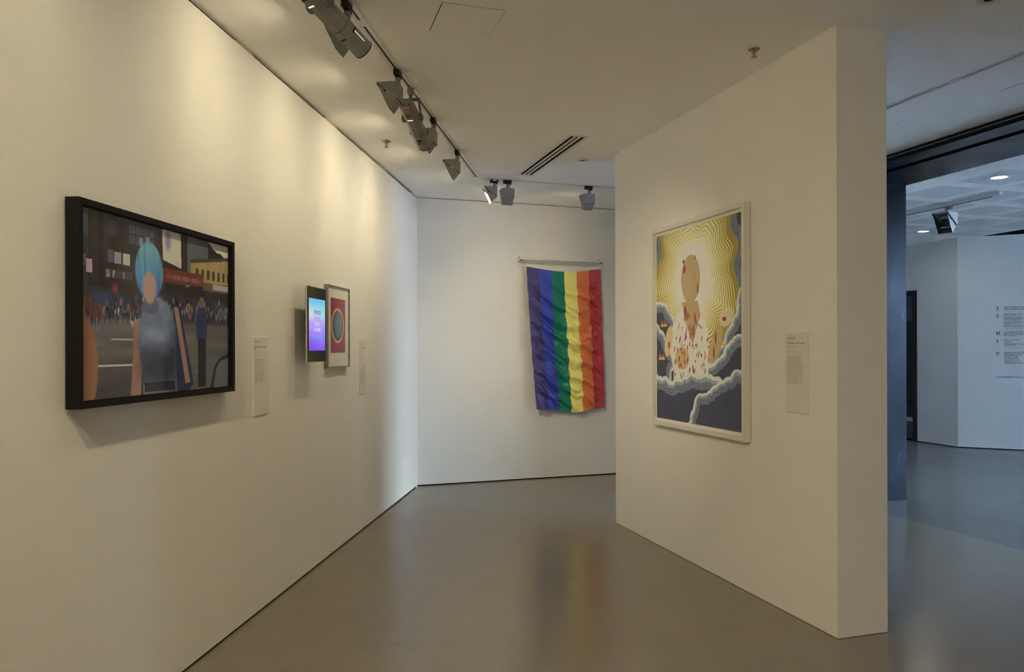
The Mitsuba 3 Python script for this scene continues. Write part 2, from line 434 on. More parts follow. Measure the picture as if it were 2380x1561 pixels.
wall_label(LEFT, x, -1.793, 1.07, 1.495, [
    ("Works", 0.0034, False, x + 0.014, 1.478, 0.14), ("Peter Tully", 0.0075, True, x + 0.014, 1.459, 0.14), ("Australian 1947", 0.0042, False, x + 0.014, 1.451, 0.14), ("lived in Australia", 0.0042, False, x + 0.014, 1.4425, 0.14),
    ("Rainbow aphoristics", 0.0075, True, x + 0.014, 1.424, 0.14), ("1994", 0.0042, False, x + 0.014, 1.416, 0.14), ("computer generated image", 0.0042, False, x + 0.014, 1.4075, 0.14), ("Gift 1998", 0.0032, False, x + 0.014, 1.394, 0.05), ("1998.2", 0.0032, False, x + 0.12, 1.394, 0.03),
    ("Untitled", 0.0075, True, x + 0.014, 1.369, 0.14), ("Australia", 0.0042, False, x + 0.014, 1.361, 0.14), ("Meteor", 0.0075, True, x + 0.014, 1.342, 0.14), ("type C photograph", 0.0042, False, x + 0.014, 1.334, 0.14), ("1993", 0.0042, False, x + 0.014, 1.3255, 0.14), ("Purchased 1995", 0.0032, False, x + 0.014, 1.312, 0.08), ("1995.6", 0.0032, False, x + 0.12, 1.312, 0.03)],
    ["These two works were made with the", "early digital tools that artists of", "the period were starting to use to", "bring colour and light to words taken", "from personal columns. Messages of", "desire, humour and loss are set in", "bright fields that glow and fade as", "they are read, like signs in a street", "seen at night. The framed image was", "printed from a file on a computer", "and is shown beside the screen so", "that both can be seen at once. The", "words slowly appear and disappear", "over the course of the day, leaving", "the colours to be seen alone, in a", "cycle that repeats without an end", "and without a fixed reading or", "author."],
    1.281, 0.0079, "narrow cream wall label right of the small framed print")
x = -3.420
wall_label(PART, x, -3.241, 1.078, 1.498, [
    ("Textaqueen", 0.0085, True, x + 0.014, 1.469, 0.15), ("Australian born 1975", 0.0045, False, x + 0.014, 1.460, 0.15),
    ("Gandhi returns (Self-portrait)", 0.0085, True, x + 0.014, 1.441, 0.15), ("2012", 0.0045, False, x + 0.014, 1.4325, 0.15),
    ("from the Unknown Artist series 2012", 0.0045, False, x + 0.014, 1.424, 0.15), ("colour fibre-tipped pens", 0.0045, False, x + 0.014, 1.4155, 0.15),
    ("Purchased NGV Foundation with the assistance of", 0.0034, False, x + 0.014, 1.402, 0.12), ("The Graham Geddes Fund, 2013", 0.0034, False, x + 0.014, 1.397, 0.1), ("2013.64", 0.0034, False, x + 0.145, 1.397, 0.03)],
    ["Textaqueen uses their art-making to", "imagine an ever-expanding universe.", "Depicted here is India's most globally", "famous cultural icon, Mahatma Gandhi.", "Gandhi was integral to the movement", "for Indian independence from the British", "through non-violent resistance. He was also", "known to have expressed anti-black, racist", "views about South Africa and has more", "recently been scrutinised for his behaviour", "towards young women. Textaqueen draws", "attention to the deification and complexities", "of historical figures by depicting Gandhi", "as a tired and exhausted zombie. In 2011,", "Gandhi's sexuality was also the subject", "of speculation in a biography by", "Joseph Lelyveld that claimed the love of", "Gandhi's life was actually a German Jewish", "bodybuilder named Hermann Kallenbach."],
    1.374, 0.0079, "tall cream wall label right of the white framed drawing")

# ------------------------------------------------------------------ painting flat pictures
class Canvas:
    """Colours (as seen in the photograph, 0-255) at the vertices of a fine grid, w x h metres."""

    def __init__(self, w, h, nx, ny, base):
        self.w, self.h, self.nx, self.ny = w, h, nx, ny
        self.x, self.y = np.meshgrid(np.linspace(0, w, nx), np.linspace(0, h, ny))
        self.u, self.v = self.x / w, self.y / h
        self.c = np.ones((ny, nx, 3)) * np.asarray(base, float)

    def put(self, mask, color):
        m = np.clip(np.asarray(mask, float), 0, 1)[..., None]
        self.c = self.c * (1 - m) + np.asarray(color, float) * m

    def ell(self, cu, cv, ru, rv, soft=0.06, ang=0.0):
        du, dv = (self.u - cu) * self.w, (self.v - cv) * self.h
        c, s = math.cos(ang), math.sin(ang)
        d = np.hypot((du * c + dv * s) / (ru * self.w), (-du * s + dv * c) / (rv * self.h))
        return np.clip((1 + soft - d) / (2 * soft), 0, 1)

    def poly(self, pts):
        return shapely.contains_xy(Polygon(pts), self.u, self.v)

    def rect(self, u0, u1, v0, v1):
        return (self.u > u0) & (self.u < u1) & (self.v > v0) & (self.v < v1)

    def fbm(self, sx, sy, seed=0, octaves=4):
        return meshkit.fbm(np.stack([self.x * sx, self.y * sy, 0 * self.x + seed * 3.7], -1), octaves, seed)

    def mesh(self, x0, y0, z, M):
        v = np.stack([self.x + x0, self.y + y0, np.full_like(self.x, z)], -1).reshape(-1, 3)
        v = v @ M[:3, :3].T + M[:3, 3]
        i = np.arange(self.nx * self.ny).reshape(self.ny, self.nx)
        f = np.stack([i[:-1, :-1], i[:-1, 1:], i[1:, 1:], i[1:, :-1]], -1).reshape(-1, 4)
        return v, f


def street_picture():
    """A plain abstract arrangement of patches in the colours and places of the photograph on the wall."""
    c = Canvas(1.076, 0.68, 430, 272, (44, 37, 35))
    n1, n2 = c.fbm(9, 5, 1), c.fbm(40, 40, 2)
    c.c += (n1[..., None] - 0.5) * 26
    for u0, u1, col in ((0.0, 0.05, (60, 62, 66)), (0.10, 0.13, (30, 25, 24)), (0.2, 0.24, (52, 42, 38)), (0.24, 0.45, (58, 50, 48)), (0.47, 0.62, (56, 42, 38))):
        c.put(c.rect(u0, u1, 0.55, 1.0) * 0.7, col)
    for a in np.arange(0.27, 0.43, 0.04):
        for b in (0.86, 0.92):
            c.put(c.rect(a, a + 0.034, b, b + 0.05) * 0.8, (78, 80, 88))
    c.put(c.rect(0.60, 0.66, 0.75, 1.0), (52, 42, 36))
    c.put(c.rect(0.655, 0.82, 0.72, 1.0), np.array((96, 95, 86)) + (n1[..., None] - 0.5) * 50)
    c.put(c.poly([(0.80, 1.01), (0.86, 0.955), (0.9, 0.93), (0.93, 0.93), (1.01, 0.875), (1.01, 1.01)]), (226, 210, 170))
    c.put(c.poly([(0.68, 0.83), (0.8, 0.86), (1.01, 0.90), (1.01, 0.72), (0.68, 0.70)]), np.array((168, 140, 86)) + (n2[..., None] - 0.5) * 40)
    c.put(c.poly([(0.68, 0.85), (1.01, 0.92), (1.01, 0.895), (0.68, 0.825)]), (74, 60, 44))
    for a in np.arange(0.72, 1.0, 0.045):
        c.put(c.rect(a, a + 0.02, 0.735, 0.80), (62, 54, 46))
    c.put(c.rect(0.78, 1.0, 0.66, 0.715), (96, 84, 74))
    c.put(c.rect(0.86, 1.0, 0.675, 0.71), (190, 165, 150))
    c.put(c.poly([(0.48, 0.76), (0.78, 0.765), (0.78, 0.68), (0.48, 0.675)]), (110, 52, 40))
    c.put(c.rect(0.5, 0.76, 0.70, 0.73) * (0.3 + 0.4 * (c.fbm(60, 4, 5) > 0.5)), (150, 120, 110))
    c.put(c.poly([(0.475, 1.01), (0.605, 1.0), (0.61, 0.775), (0.48, 0.81)]), np.array((214, 198, 202)) + (n1[..., None] - 0.5) * 14)
    c.put(c.ell(0.515, 0.93, 0.02, 0.055, 0.4) * 0.55, (110, 85, 95))
    c.put(c.rect(0.185, 0.225, 0.735, 0.80), (150, 150, 148))
    c.put(c.rect(0.235, 0.275, 0.735, 0.80), (205, 205, 200))
    c.put(c.rect(0.04, 0.07, 0.665, 0.735), (190, 160, 158))
    c.put(c.rect(0.14, 0.29, 0.655, 0.70) * (0.15 + 0.5 * (c.fbm(55, 6, 8) > 0.52)), (196, 190, 184))
    brick = (np.sin(c.y * 520) > 0.7) * (c.u < 0.47) * (c.v > 0.55)
    c.put(brick * 0.12, (90, 70, 60))
    for a, b, ww, hh, col in ((0.02, 0.86, 0.03, 0.10, (70, 78, 90)), (0.15, 0.88, 0.05, 0.09, (56, 54, 58)), (0.005, 0.70, 0.035, 0.06, (110, 104, 84)), (0.15, 0.735, 0.03, 0.07, (92, 94, 92)), (0.33, 0.86, 0.02, 0.05, (150, 152, 160)), (0.37, 0.86, 0.022, 0.06, (160, 160, 165)), (0.64, 0.66, 0.03, 0.02, (120, 130, 90)), (0.5, 0.62, 0.18, 0.045, (40, 34, 32))):
        c.put(c.rect(a, a + ww, b, b + hh) * 0.8, np.array(col) + (n2[..., None] - 0.5) * 40)
    # road
    road = np.clip((0.47 - c.v) / 0.05, 0, 1)
    c.put(road, np.array((104, 96, 86)) + (c.fbm(3, 30, 4)[..., None] - 0.5) * 50)
    c.put(np.clip((0.30 - c.v) / 0.25, 0, 1) * np.clip((0.55 - c.u) / 0.2, 0, 1) * 0.75, np.array((58, 52, 48)) + (n2[..., None] - 0.5) * 36)
    c.put(c.rect(0.10, 0.30, 0.175 + 0 * c.u, 0.186 + 0.0 * c.u) | c.rect(0.17, 0.30, 0.318, 0.326), (205, 195, 178))
    # speckled crowd band
    cols = [(60, 75, 110), (150, 60, 45), (200, 195, 190), (45, 42, 48), (110, 90, 80), (170, 150, 140), (70, 90, 120), (35, 33, 38)]
    rg = np.random.default_rng(3)
    c.put(c.rect(0.0, 1.0, 0.44, 0.60) * 0.8, (56, 50, 50))
    for _ in range(900):
        a = rg.uniform(0, 1)
        b = 0.475 + 0.055 * a + rg.normal(0, 0.03)
        k = np.array(cols[rg.integers(len(cols))]) * rg.uniform(0.55, 1.05)
        i0, i1 = np.searchsorted(c.u[0], (a - 0.02, a + 0.02))
        j0, j1 = np.searchsorted(c.v[:, 0], (b - 0.06, b + 0.06))
        w_, h_ = rg.uniform(0.0025, 0.006), rg.uniform(0.008, 0.028)
        d_ = np.hypot((c.u[j0:j1, i0:i1] - a) / w_, (c.v[j0:j1, i0:i1] - b) / h_)
        m_ = (np.clip((1.3 - d_) / 0.6, 0, 1) * 0.85)[..., None]
        c.c[j0:j1, i0:i1] = c.c[j0:j1, i0:i1] * (1 - m_) + k * m_
    c.put(c.ell(0.12, 0.54, 0.06, 0.035, 0.3) * 0.8, (52, 62, 92))
    c.put(c.ell(0.055, 0.50, 0.08, 0.035, 0.3, -0.4) * 0.8, (96, 44, 34))
    c.put(c.ell(0.19, 0.60, 0.016, 0.028, 0.35) * 0.8, (140, 52, 40))
    # large patches of the foreground
    c.put(c.ell(-0.01, 0.18, 0.11, 0.30, 0.05), np.array((152, 98, 66)) + (n1[..., None] - 0.5) * 60)
    c.put(c.poly([(0.55, 0.54), (0.6, 0.54), (0.70, 0.05), (0.66, -0.01), (0.58, -0.01)]), np.array((40, 43, 70)) + (n2[..., None] - 0.5) * 26)
    c.put(c.poly([(0.555, 0.53), (0.585, 0.53), (0.675, 0.06), (0.64, 0.05)]), np.array((164, 120, 94)) + (n1[..., None] - 0.5) * 60)
    c.put(c.poly([(0.295, 0.43), (0.335, 0.45), (0.345, 0.2), (0.335, -0.01), (0.275, -0.01), (0.29, 0.22)]), np.array((160, 116, 88)) + (n1[..., None] - 0.5) * 70)
    body = np.maximum(c.ell(0.445, 0.33, 0.125, 0.25, 0.05), c.rect(0.35, 0.565, -0.01, 0.25))
    c.put(body, np.array((92, 97, 108)) + (c.fbm(6, 11, 6)[..., None] - 0.5) * 190 + (c.fbm(30, 50, 16)[..., None] - 0.5) * 30)
    c.put(c.ell(0.46, 0.16, 0.11, 0.09, 0.5) * 0.75, (36, 38, 46))
    c.put(c.rect(0.36, 0.56, 0.02, 0.075) * 0.8, (22, 22, 27))
    c.put(c.ell(0.40, 0.355, 0.05, 0.05, 0.9) * 0.6, (176, 180, 188))
    c.put(c.ell(0.50, 0.40, 0.04, 0.09, 0.9) * 0.5, (166, 172, 184))
    c.put(c.ell(0.40, 0.525, 0.05, 0.05, 0.12), (90, 95, 106))
    hair = c.ell(0.392, 0.725, 0.088, 0.168, 0.05)
    c.put(hair, np.array((96, 140, 172)) + (c.v[..., None] - 0.72) * np.array((140, 190, 40)) + (c.fbm(90, 9, 9)[..., None] - 0.5) * 110)
    c.put(c.ell(0.393, 0.63, 0.043, 0.095, 0.10), np.array((190, 150, 126)) + (n1[..., None] - 0.5) * 30)
    # dark upright on the right
    c.put(c.ell(0.765, 0.42, 0.045, 0.13, 0.08), (42, 48, 78))
    c.put(c.rect(0.735, 0.80, 0.02, 0.34), (34, 32, 40))
    c.put(c.ell(0.765, 0.585, 0.018, 0.045, 0.15), (124, 86, 64))
    c.put(c.ell(0.765, 0.64, 0.026, 0.025, 0.12), (30, 30, 42))
    c.put(c.poly([(0.83, -0.01), (0.87, 0.15), (0.92, 0.21), (1.01, 0.24), (1.01, -0.01)]), np.array((104, 104, 102)) + (n2[..., None] - 0.5) * 30)
    c.put(c.poly([(0.83, -0.01), (0.87, 0.15), (0.92, 0.21), (1.01, 0.24), (1.01, 0.215), (0.925, 0.185), (0.885, 0.13), (0.86, -0.01)]), (34, 34, 38))
    c.c += (c.fbm(150, 150, 11, 2)[..., None] - 0.5) * 8
    return c


def glow_picture():
    """A plain abstract stand-in: a ringed golden glow among scalloped grey clouds round a pale upright shape."""
    W, Hh = 1.05, 1.29
    c = Canvas(W, Hh, 400, 490, (66, 64, 66))
    cx, cy = 0.47 * W, 0.73 * Hh
    dx, dy = c.x - cx, c.y - cy
    ang, r = np.arctan2(dy, dx), np.hypot(dx, dy * 0.86)
    wob = (0.045 * np.sin(5 * ang + 0.6) + 0.035 * np.sin(9 * ang + 2.0) + 0.02 * np.sin(15 * ang)) * np.clip(r / 0.4, 0, 1)
    rw = r * (1 + wob * 1.6) + 0.006 * (c.fbm(12, 12, 21) - 0.5)
    hatch = (c.fbm(140, 40, 22, 3)[..., None] - 0.5)
    c.c += hatch * 22
    c.put(rw < 0.60, np.array((104, 106, 110)) + hatch * 40)
    c.put(rw < 0.525, np.array((146, 127, 64)) + hatch * 26)
    ring = 0.5 + 0.5 * np.sin(2 * math.pi * (rw / 0.024 + 0.5 * (c.fbm(5, 5, 23) - 0.5)))
    t = np.clip((0.46 - rw) / 0.30, 0, 1)[..., None]
    light = np.array((206, 186, 104)) * (1 - t) + np.array((252, 248, 222)) * t
    dark = np.array((124, 106, 48)) * (1 - t) + np.array((222, 206, 140)) * t
    c.put(rw < 0.48, light * ring[..., None] + dark * (1 - ring[..., None]) + hatch * 14)
    sc = np.abs(np.sin(ang * 14 + np.floor(rw / 0.035) * 1.7))
    c.put((rw < 0.33) * np.clip(1 - sc * 3, 0, 1) * 0.25, (200, 180, 90))
    c.put(np.clip((0.235 - rw) / 0.08, 0, 1) * 0.9, (252, 249, 228))
    # scalloped clouds, back to front
    rg = np.random.default_rng(11)

    def cloud(pts, rad, dark_c=(64, 64, 70), n=26, depth=0.10):
        pts = np.array(pts, float)
        seg = np.linspace(0, len(pts) - 1, n)
        px = np.interp(seg, np.arange(len(pts)), pts[:, 0]) * W
        py = np.interp(seg, np.arange(len(pts)), pts[:, 1]) * Hh
        d = np.full(c.x.shape, -9.0)
        for a, b in zip(px, py):
            q = rad * rg.uniform(0.6, 1.25)
            d = np.maximum(d, q - np.hypot(c.x - a, c.y - (b - q * 0.4)))
        top = np.interp(c.x, px[np.argsort(px)], py[np.argsort(px)])
        inside = np.where((c.x >= px.min()) & (c.x <= px.max()), np.maximum(d, np.minimum(top - c.y, 0.4)), d)
        on = inside > 0
        inside = ndimage.distance_transform_edt(np.pad(on, 1, mode="edge"), sampling=(Hh / (c.ny - 1), W / (c.nx - 1)))[1:-1, 1:-1]
        k = inside + 0.03 * (c.fbm(16, 16, 31) - 0.5)
        c.put(on, np.array(dark_c) + hatch * 18)
        c.put(on & (k < depth * 0.75), np.array((104, 107, 112)) + hatch * 44)
        c.put(on & (k < depth * 0.36), np.array((140, 142, 143)) + hatch * 30)
        c.put(on & (k < depth * 0.2), (200, 197, 184))

    cloud([(-0.03, 0.62), (0.1, 0.60), (0.2, 0.53), (0.3, 0.42)], 0.055)
    cloud([(1.03, 0.66), (0.97, 0.52), (0.88, 0.44), (0.80, 0.36), (0.7, 0.30)], 0.06)
    cloud([(-0.03, 0.50), (0.05, 0.46), (0.12, 0.38), (0.2, 0.33)], 0.055)
    cloud([(1.03, 0.43), (0.9, 0.40), (0.78, 0.31), (0.66, 0.27), (0.55, 0.24)], 0.055)
    for a, b in ((0.10, 0.50), (0.07, 0.32), (0.22, 0.34), (0.78, 0.395)):
        for q in range(7):
            u0 = a + 0.012 * (q - 3)
            c.put(c.poly([(u0 - 0.008, b), (u0 + 0.008, b), (u0 + 0.004 * (q - 3), b + 0.02 + 0.012 * ((q * 5) % 3))]), (232, 176, 84) if q % 2 else (206, 128, 62))
    # the pale upright shape with its flecks
    bell = np.maximum(c.ell(0.42, 0.40, 0.235, 0.20, 0.03), c.poly([(0.22, 0.40), (0.64, 0.42), (0.66, 0.12), (0.24, 0.12)]))
    c.put(bell, np.array((226, 220, 204)) + hatch * 10)
    c.put(c.ell(0.165, 0.42, 0.05, 0.085, 0.08, -0.3), (196, 170, 124))
    c.put(c.ell(0.73, 0.40, 0.055, 0.10, 0.08, -0.5), (178, 148, 98))
    c.put(c.ell(0.84, 0.53, 0.075, 0.045, 0.12, 0.3), (204, 182, 138))
    c.put(c.poly([(0.34, 0.62), (0.53, 0.62), (0.56, 0.55), (0.47, 0.40), (0.38, 0.52)]), np.array((166, 138, 96)) + hatch * 20)
    c.put(c.ell(0.445, 0.735, 0.115, 0.125, 0.025), np.array((168, 141, 100)) + hatch * 22)
    c.put(c.ell(0.34, 0.33, 0.09, 0.06, 0.1), np.array((180, 150, 102)) + hatch * 12)
    fl = np.random.default_rng(5)
    for _ in range(95):
        a, b = fl.uniform(0.22, 0.66), fl.uniform(0.17, 0.56)
        c.put(c.ell(a, b, fl.uniform(0.003, 0.009), fl.uniform(0.004, 0.02), 0.3, fl.uniform(-0.5, 0.5)) * bell * 0.9, (126, 52, 54) if fl.random() < 0.6 else (92, 82, 70))
    for a, b, p, q in ((0.36, 0.83, 0.012, 0.012), (0.37, 0.79, 0.014, 0.02), (0.50, 0.84, 0.006, 0.012), (0.53, 0.68, 0.007, 0.025), (0.38, 0.57, 0.014, 0.03), (0.50, 0.53, 0.008, 0.03), (0.48, 0.47, 0.009, 0.03), (0.73, 0.43, 0.008, 0.03), (0.71, 0.36, 0.008, 0.03), (0.82, 0.52, 0.02, 0.01), (0.17, 0.40, 0.01, 0.02)):
        c.put(c.ell(a, b, p, q, 0.25), (126, 52, 56))
    cloud([(-0.03, 0.22), (0.1, 0.20), (0.2, 0.185), (0.32, 0.20), (0.45, 0.235), (0.6, 0.235), (0.75, 0.22)], 0.06, (66, 66, 74), 22, 0.13)
    cloud([(0.42, -0.06), (0.50, 0.06), (0.58, 0.13), (0.70, 0.165), (0.85, 0.20), (1.03, 0.29)], 0.075, (70, 69, 76), 12, 0.10)
    c.c += (c.fbm(120, 90, 41, 2)[..., None] - 0.5) * 12
    return c


# ------------------------------------------------------------------ large photograph in a black box frame
k = thing("framed_photograph", "large colour street photograph in a deep black box frame", "framed photograph")
PZ = 0.056
obj("frame", ring_prism(-5.238, -4.117, 1.216, 1.939, 0.022, 0.006, PZ), "black_wood", k, LEFT)
obj("inner_fillet", ring_prism(-5.216, -4.139, 1.238, 1.917, 0.004, 0.030, 0.046), "black_wood", k, LEFT)
c = street_picture()
v, f = c.mesh(-5.2155, 1.2375, 0.034, LEFT)
obj("print", (v, f), "print_paint", k, smooth=True, color=alb(c.c, (200, 184, 158)).reshape(-1, 3), label="printed street picture of dark buildings, crowd and blue-topped figure")
obj("glazing", bx(-5.2125, -4.1425, 1.2415, 1.9135, 0.0415, 0.0416), "glazing", k, LEFT)

# ------------------------------------------------------------------ wall screen
k = thing("wall_screen", "upright digital screen glowing blue to violet with words", "screen")
sx0, sx1, sy0, sy1, sz = -3.262, -2.948, 1.341, 1.803, 0.092
obj("wall_mount", bx(-3.045, -2.985, sy0 + 0.12, sy1 - 0.12, 0.001, 0.077, 0.004), "screen_back", k, LEFT)
obj("casing", bx(sx0, sx1, sy0, sy1, 0.075, sz - 0.006, 0.005), "screen_back", k, LEFT)
obj("edge_strip", ring_prism(sx0 - 0.0015, sx1 + 0.0015, sy0 - 0.0015, sy1 + 0.0015, 0.004, sz - 0.012, sz - 0.004), "screen_edge", k, LEFT)
obj("bezel_glass", bx(sx0 + 0.002, sx1 - 0.002, sy0 + 0.002, sy1 - 0.002, sz - 0.010, sz), "screen_black", k, LEFT)
dx0, dx1, dy0, dy1 = -3.244, -2.966, 1.411, 1.731
c = Canvas(dx1 - dx0, dy1 - dy0, 120, 140, (130, 100, 235))
t = c.v[..., None]
stops = [(0.0, (108, 66, 222)), (0.2, (126, 92, 236)), (0.42, (168, 140, 244)), (0.55, (176, 158, 240)), (0.68, (186, 205, 236)), (0.8, (150, 205, 226)), (0.92, (110, 190, 235)), (1.0, (96, 176, 240))]
for ch in range(3):
    c.c[..., ch] = np.interp(c.v, [s[0] for s in stops], [s[1][ch] for s in stops])
c.put(c.ell(0.85, 0.78, 0.35, 0.12, 0.9) * 0.5, (140, 220, 200))
c.put(c.ell(0.1, 0.72, 0.3, 0.1, 0.9) * 0.4, (210, 220, 190))
c.put(c.ell(0.75, 0.2, 0.3, 0.18, 0.9) * 0.35, (180, 160, 245))
v, f = c.mesh(dx0, dy0, sz + 0.0004, LEFT)
scene[key("display", k)] = mikit.ply((v, f), "screen_black", smooth=True, color=(lin(c.c) * 1.0).reshape(-1, 3), emitter={"type": "area", "radiance": {"type": "mesh_attribute", "name": "vertex_color"}, "sampling_weight": 0.2})
cxm = (dx0 + dx1) / 2
for word, yy, hh, w, col in (("FIERCE", 0.735, 0.023, 0.125, (104, 50, 186)), ("BITCH", 0.62, 0.021, 0.115, (160, 118, 222)), ("SEEKS", 0.515, 0.019, 0.115, (222, 214, 240)), ("FUTURE", 0.40, 0.021, 0.145, (228, 232, 244)), ("EX-HUSBAND", 0.275, 0.021, 0.25, (88, 168, 236))):
    m = lettering([(word, hh, True, cxm, dy0 + (dy1 - dy0) * yy - hh / 2 + 0.0, w, "center")], LEFT, sz + 0.0008)
    scene[key("lettering", k)] = mikit.ply(m, "screen_black", emitter={"type": "area", "radiance": rgb(lin(col)), "sampling_weight": 0.01})

# ------------------------------------------------------------------ small framed print
k = thing("framed_print", "small print with glowing oval on magenta in a thin pewter frame", "framed print")
px0, px1, py0, py1, pzf = -2.733, -2.274, 1.293, 1.857, 0.029
obj("frame", ring_prism(px0, px1, py0, py1, 0.008, 0.004, pzf), "frame_pewter", k, LEFT)
obj("mat_board", bx(px0 + 0.008, px1 - 0.008, py0 + 0.008, py1 - 0.008, 0.008, 0.0185), "paper_white", k, LEFT)
ix0, ix1, iy0, iy1 = -2.655, -2.352, 1.394, 1.773
c = Canvas(ix1 - ix0, iy1 - iy0, 130, 160, (138, 42, 72))
c.c += (c.fbm(6, 5, 3)[..., None] - 0.5) * 18
e = np.hypot((c.u - 0.47) / 0.385, (c.v - 0.50) / 0.285)
c.put(np.clip(1 - np.abs(e - 1.03) / 0.22, 0, 1) ** 1.5, (226, 190, 86))
inner = np.clip((1.0 - e) / 0.06, 0, 1)
c.put(inner, np.array((52, 92, 92)) + (c.fbm(14, 14, 4)[..., None] - 0.5) * 40)
c.put(inner * c.ell(0.52, 0.5, 0.22, 0.2, 0.3) * 0.7, (86, 128, 146))
e2 = np.hypot((c.u - 0.62) / 0.36, (c.v - 0.52) / 0.24)
c.put(inner * np.clip(1 - np.abs(e2 - 1.0) / 0.07, 0, 1) * (c.u < 0.6), (186, 74, 92))
e3 = np.hypot((c.u - 0.40) / 0.32, (c.v - 0.56) / 0.17)
c.put(inner * np.clip(1 - np.abs(e3 - 1.0) / 0.06, 0, 1) * (c.u > 0.48), (196, 150, 96))
v, f = c.mesh(ix0, iy0, 0.0187, LEFT)
obj("print", (v, f), "print_paint", k, smooth=True, color=alb(c.c, (205, 192, 166)).reshape(-1, 3), label="magenta image with yellow rimmed teal oval")
obj("glazing", bx(px0 + 0.0085, px1 - 0.0085, py0 + 0.0085, py1 - 0.0085, 0.0235, 0.0236), "glazing", k, LEFT)

# ------------------------------------------------------------------ white framed drawing on the partition
k = thing("framed_drawing", "large golden glow and grey cloud drawing in a white frame", "framed drawing")
obj("frame", ring_prism(-4.873, -3.737, 0.878, 2.266, 0.028, 0.004, 0.046), "frame_white", k, PART)
obj("paper", bx(-4.846, -3.764, 0.905, 2.239, 0.012, 0.0245), "paper_white", k, PART)
c = glow_picture()
v, f = c.mesh(-4.835, 0.926, 0.0248, PART)
obj("artwork", (v, f), "drawing_paint", k, smooth=True, color=alb(c.c, (196, 185, 164)).reshape(-1, 3), label="drawing of golden rings, grey clouds and pale upright shape")

# ------------------------------------------------------------------ flag pole and flag
k = pole = thing("flag_pole", "white horizontal flag rod fixed across the far wall", "rod")
fx0, fx1, fy, fz = 1.105, 2.07, 2.383, 0.062
obj("rod", tube((fx0 - 0.005, fy, fz), (fx1 + 0.005, fy, fz), 0.0145, 20), "white_metal", k, FAR, smooth=40)
for xx in (fx0 + 0.012, fx1 - 0.012):
    obj("bracket", cat(bx(xx - 0.016, xx + 0.016, fy - 0.024, fy + 0.034, 0.0, 0.005, 0.001), tube((xx, fy, 0.002), (xx, fy, fz - 0.008), 0.01, 12)), "white_metal", k, FAR)
    obj("screw", tube((xx, fy + 0.026, 0.004), (xx, fy + 0.026, 0.0075), 0.006, 10), "black_metal", k, FAR)
    obj("clamp", bx(xx - 0.010, xx + 0.010, fy - 0.0155, fy - 0.004, fz + 0.006, fz + 0.017, 0.002), "black_metal", k, FAR)
NXF, NYF = 181, 241
fa, fb = np.meshgrid(np.linspace(0, 1, NXF), np.linspace(0, 1, NYF))
XL, XR = 1.178 + 0.10 * fb ** 1.25, 2.053 + 0.054 * fb ** 1.1
YT = 2.306 - 0.030 * np.sin(math.pi * np.clip(fa, 0, 1)) ** 1.0 + 0.006 * np.cos(2 * math.pi * fa) - 0.006
YBt = 0.765 - 0.030 * np.sin(math.pi * np.clip(fa * 1.05, 0, 1)) + 0.010 * np.sin(9 * fa) - 0.008 * fa
wig = 0.006 * np.sin(7 * fb + 5 * fa) * fb
FX = XL + (XR - XL) * fa + wig + 0.004 * np.sin(11 * fb + 3.1 * np.round(fa * 6)) * fb
FY = YT + (YBt - YT) * fb
mx, my = fa * 0.87, fb * 1.53
w1 = np.sin(2 * math.pi * (my * 5.2 - mx * 2.6 + 1.1 * meshkit.fbm(np.stack([mx * 3, my * 2, 0 * mx], -1), 3, 5)))
w2 = np.sin(2 * math.pi * (my * 9.5 - mx * 7.0 + 2.0 * meshkit.fbm(np.stack([mx * 5, my * 4, 0 * mx + 7], -1), 3, 6)))
w3 = meshkit.fbm(np.stack([mx * 9 - my * 5, my * 8, 0 * mx + 3], -1), 3, 8) - 0.5
seam = np.abs(fa * 6 - np.round(fa * 6))
pucker = np.exp(-(seam / 0.16) ** 2) * np.sin(2 * math.pi * (my * 34 + 2 * np.sin(my * 7 + 6 * np.round(fa * 6))))
grow = np.clip(fb * 4, 0, 1)
edge = np.clip(np.minimum(fa, 1 - fa) / 0.10, 0.25, 1)
grow = grow * edge
FZ = 0.070 + 0.016 * np.sin(2 * math.pi * (fa * 1.6 + 0.15)) * np.clip(fb * 2, 0, 1) + grow * (0.017 * w1 * (0.5 + meshkit.noise(np.stack([mx * 4, my * 3, 0 * mx], -1), 9)) + 0.008 * w2 + 0.040 * w3) + 0.0026 * pucker * np.clip(fb * 6, 0, 1) + 0.022 * fb
k = thing("rainbow_flag", "six-stripe rainbow flag hanging upright from the white rod", "flag")
stripes = [("purple", (60, 50, 88)), ("blue", (54, 64, 140)), ("green", (22, 104, 76)), ("yellow", (226, 208, 104)), ("orange", (208, 106, 50)), ("red", (166, 46, 40))]
nst = (NXF - 1) // 6
for i, (nm, col) in enumerate(stripes):
    sl = slice(i * nst, (i + 1) * nst + 1)
    P = np.stack([FX[:, sl], FY[:, sl], FZ[:, sl]], -1)
    ny_, nx_ = P.shape[:2]
    ii = np.arange(nx_ * ny_).reshape(ny_, nx_)
    ff = np.stack([ii[:-1, :-1], ii[1:, :-1], ii[1:, 1:], ii[:-1, 1:]], -1).reshape(-1, 4)
    V = P.reshape(-1, 3) @ FAR[:3, :3].T + FAR[:3, 3]
    a = alb(col, (212, 200, 180))
    mat(f"flag_{nm}", a, 0.36, specular=0.5, sheen=0.3)
    obj("stripe", (V, ff), f"flag_{nm}", k, smooth=True, label=f"{nm} stripe")
hb = np.linspace(0, 1, 5)[:, None]
HX = np.repeat(FX[:1] + 0, 5, 0)
HY = FY[:1] + 0.034 * (1 - hb) - 0.002 * hb
HZ = np.repeat(FZ[:1] + 0.001, 5, 0)
P = np.stack([HX, HY, HZ], -1)
ii = np.arange(P.shape[0] * P.shape[1]).reshape(P.shape[:2])
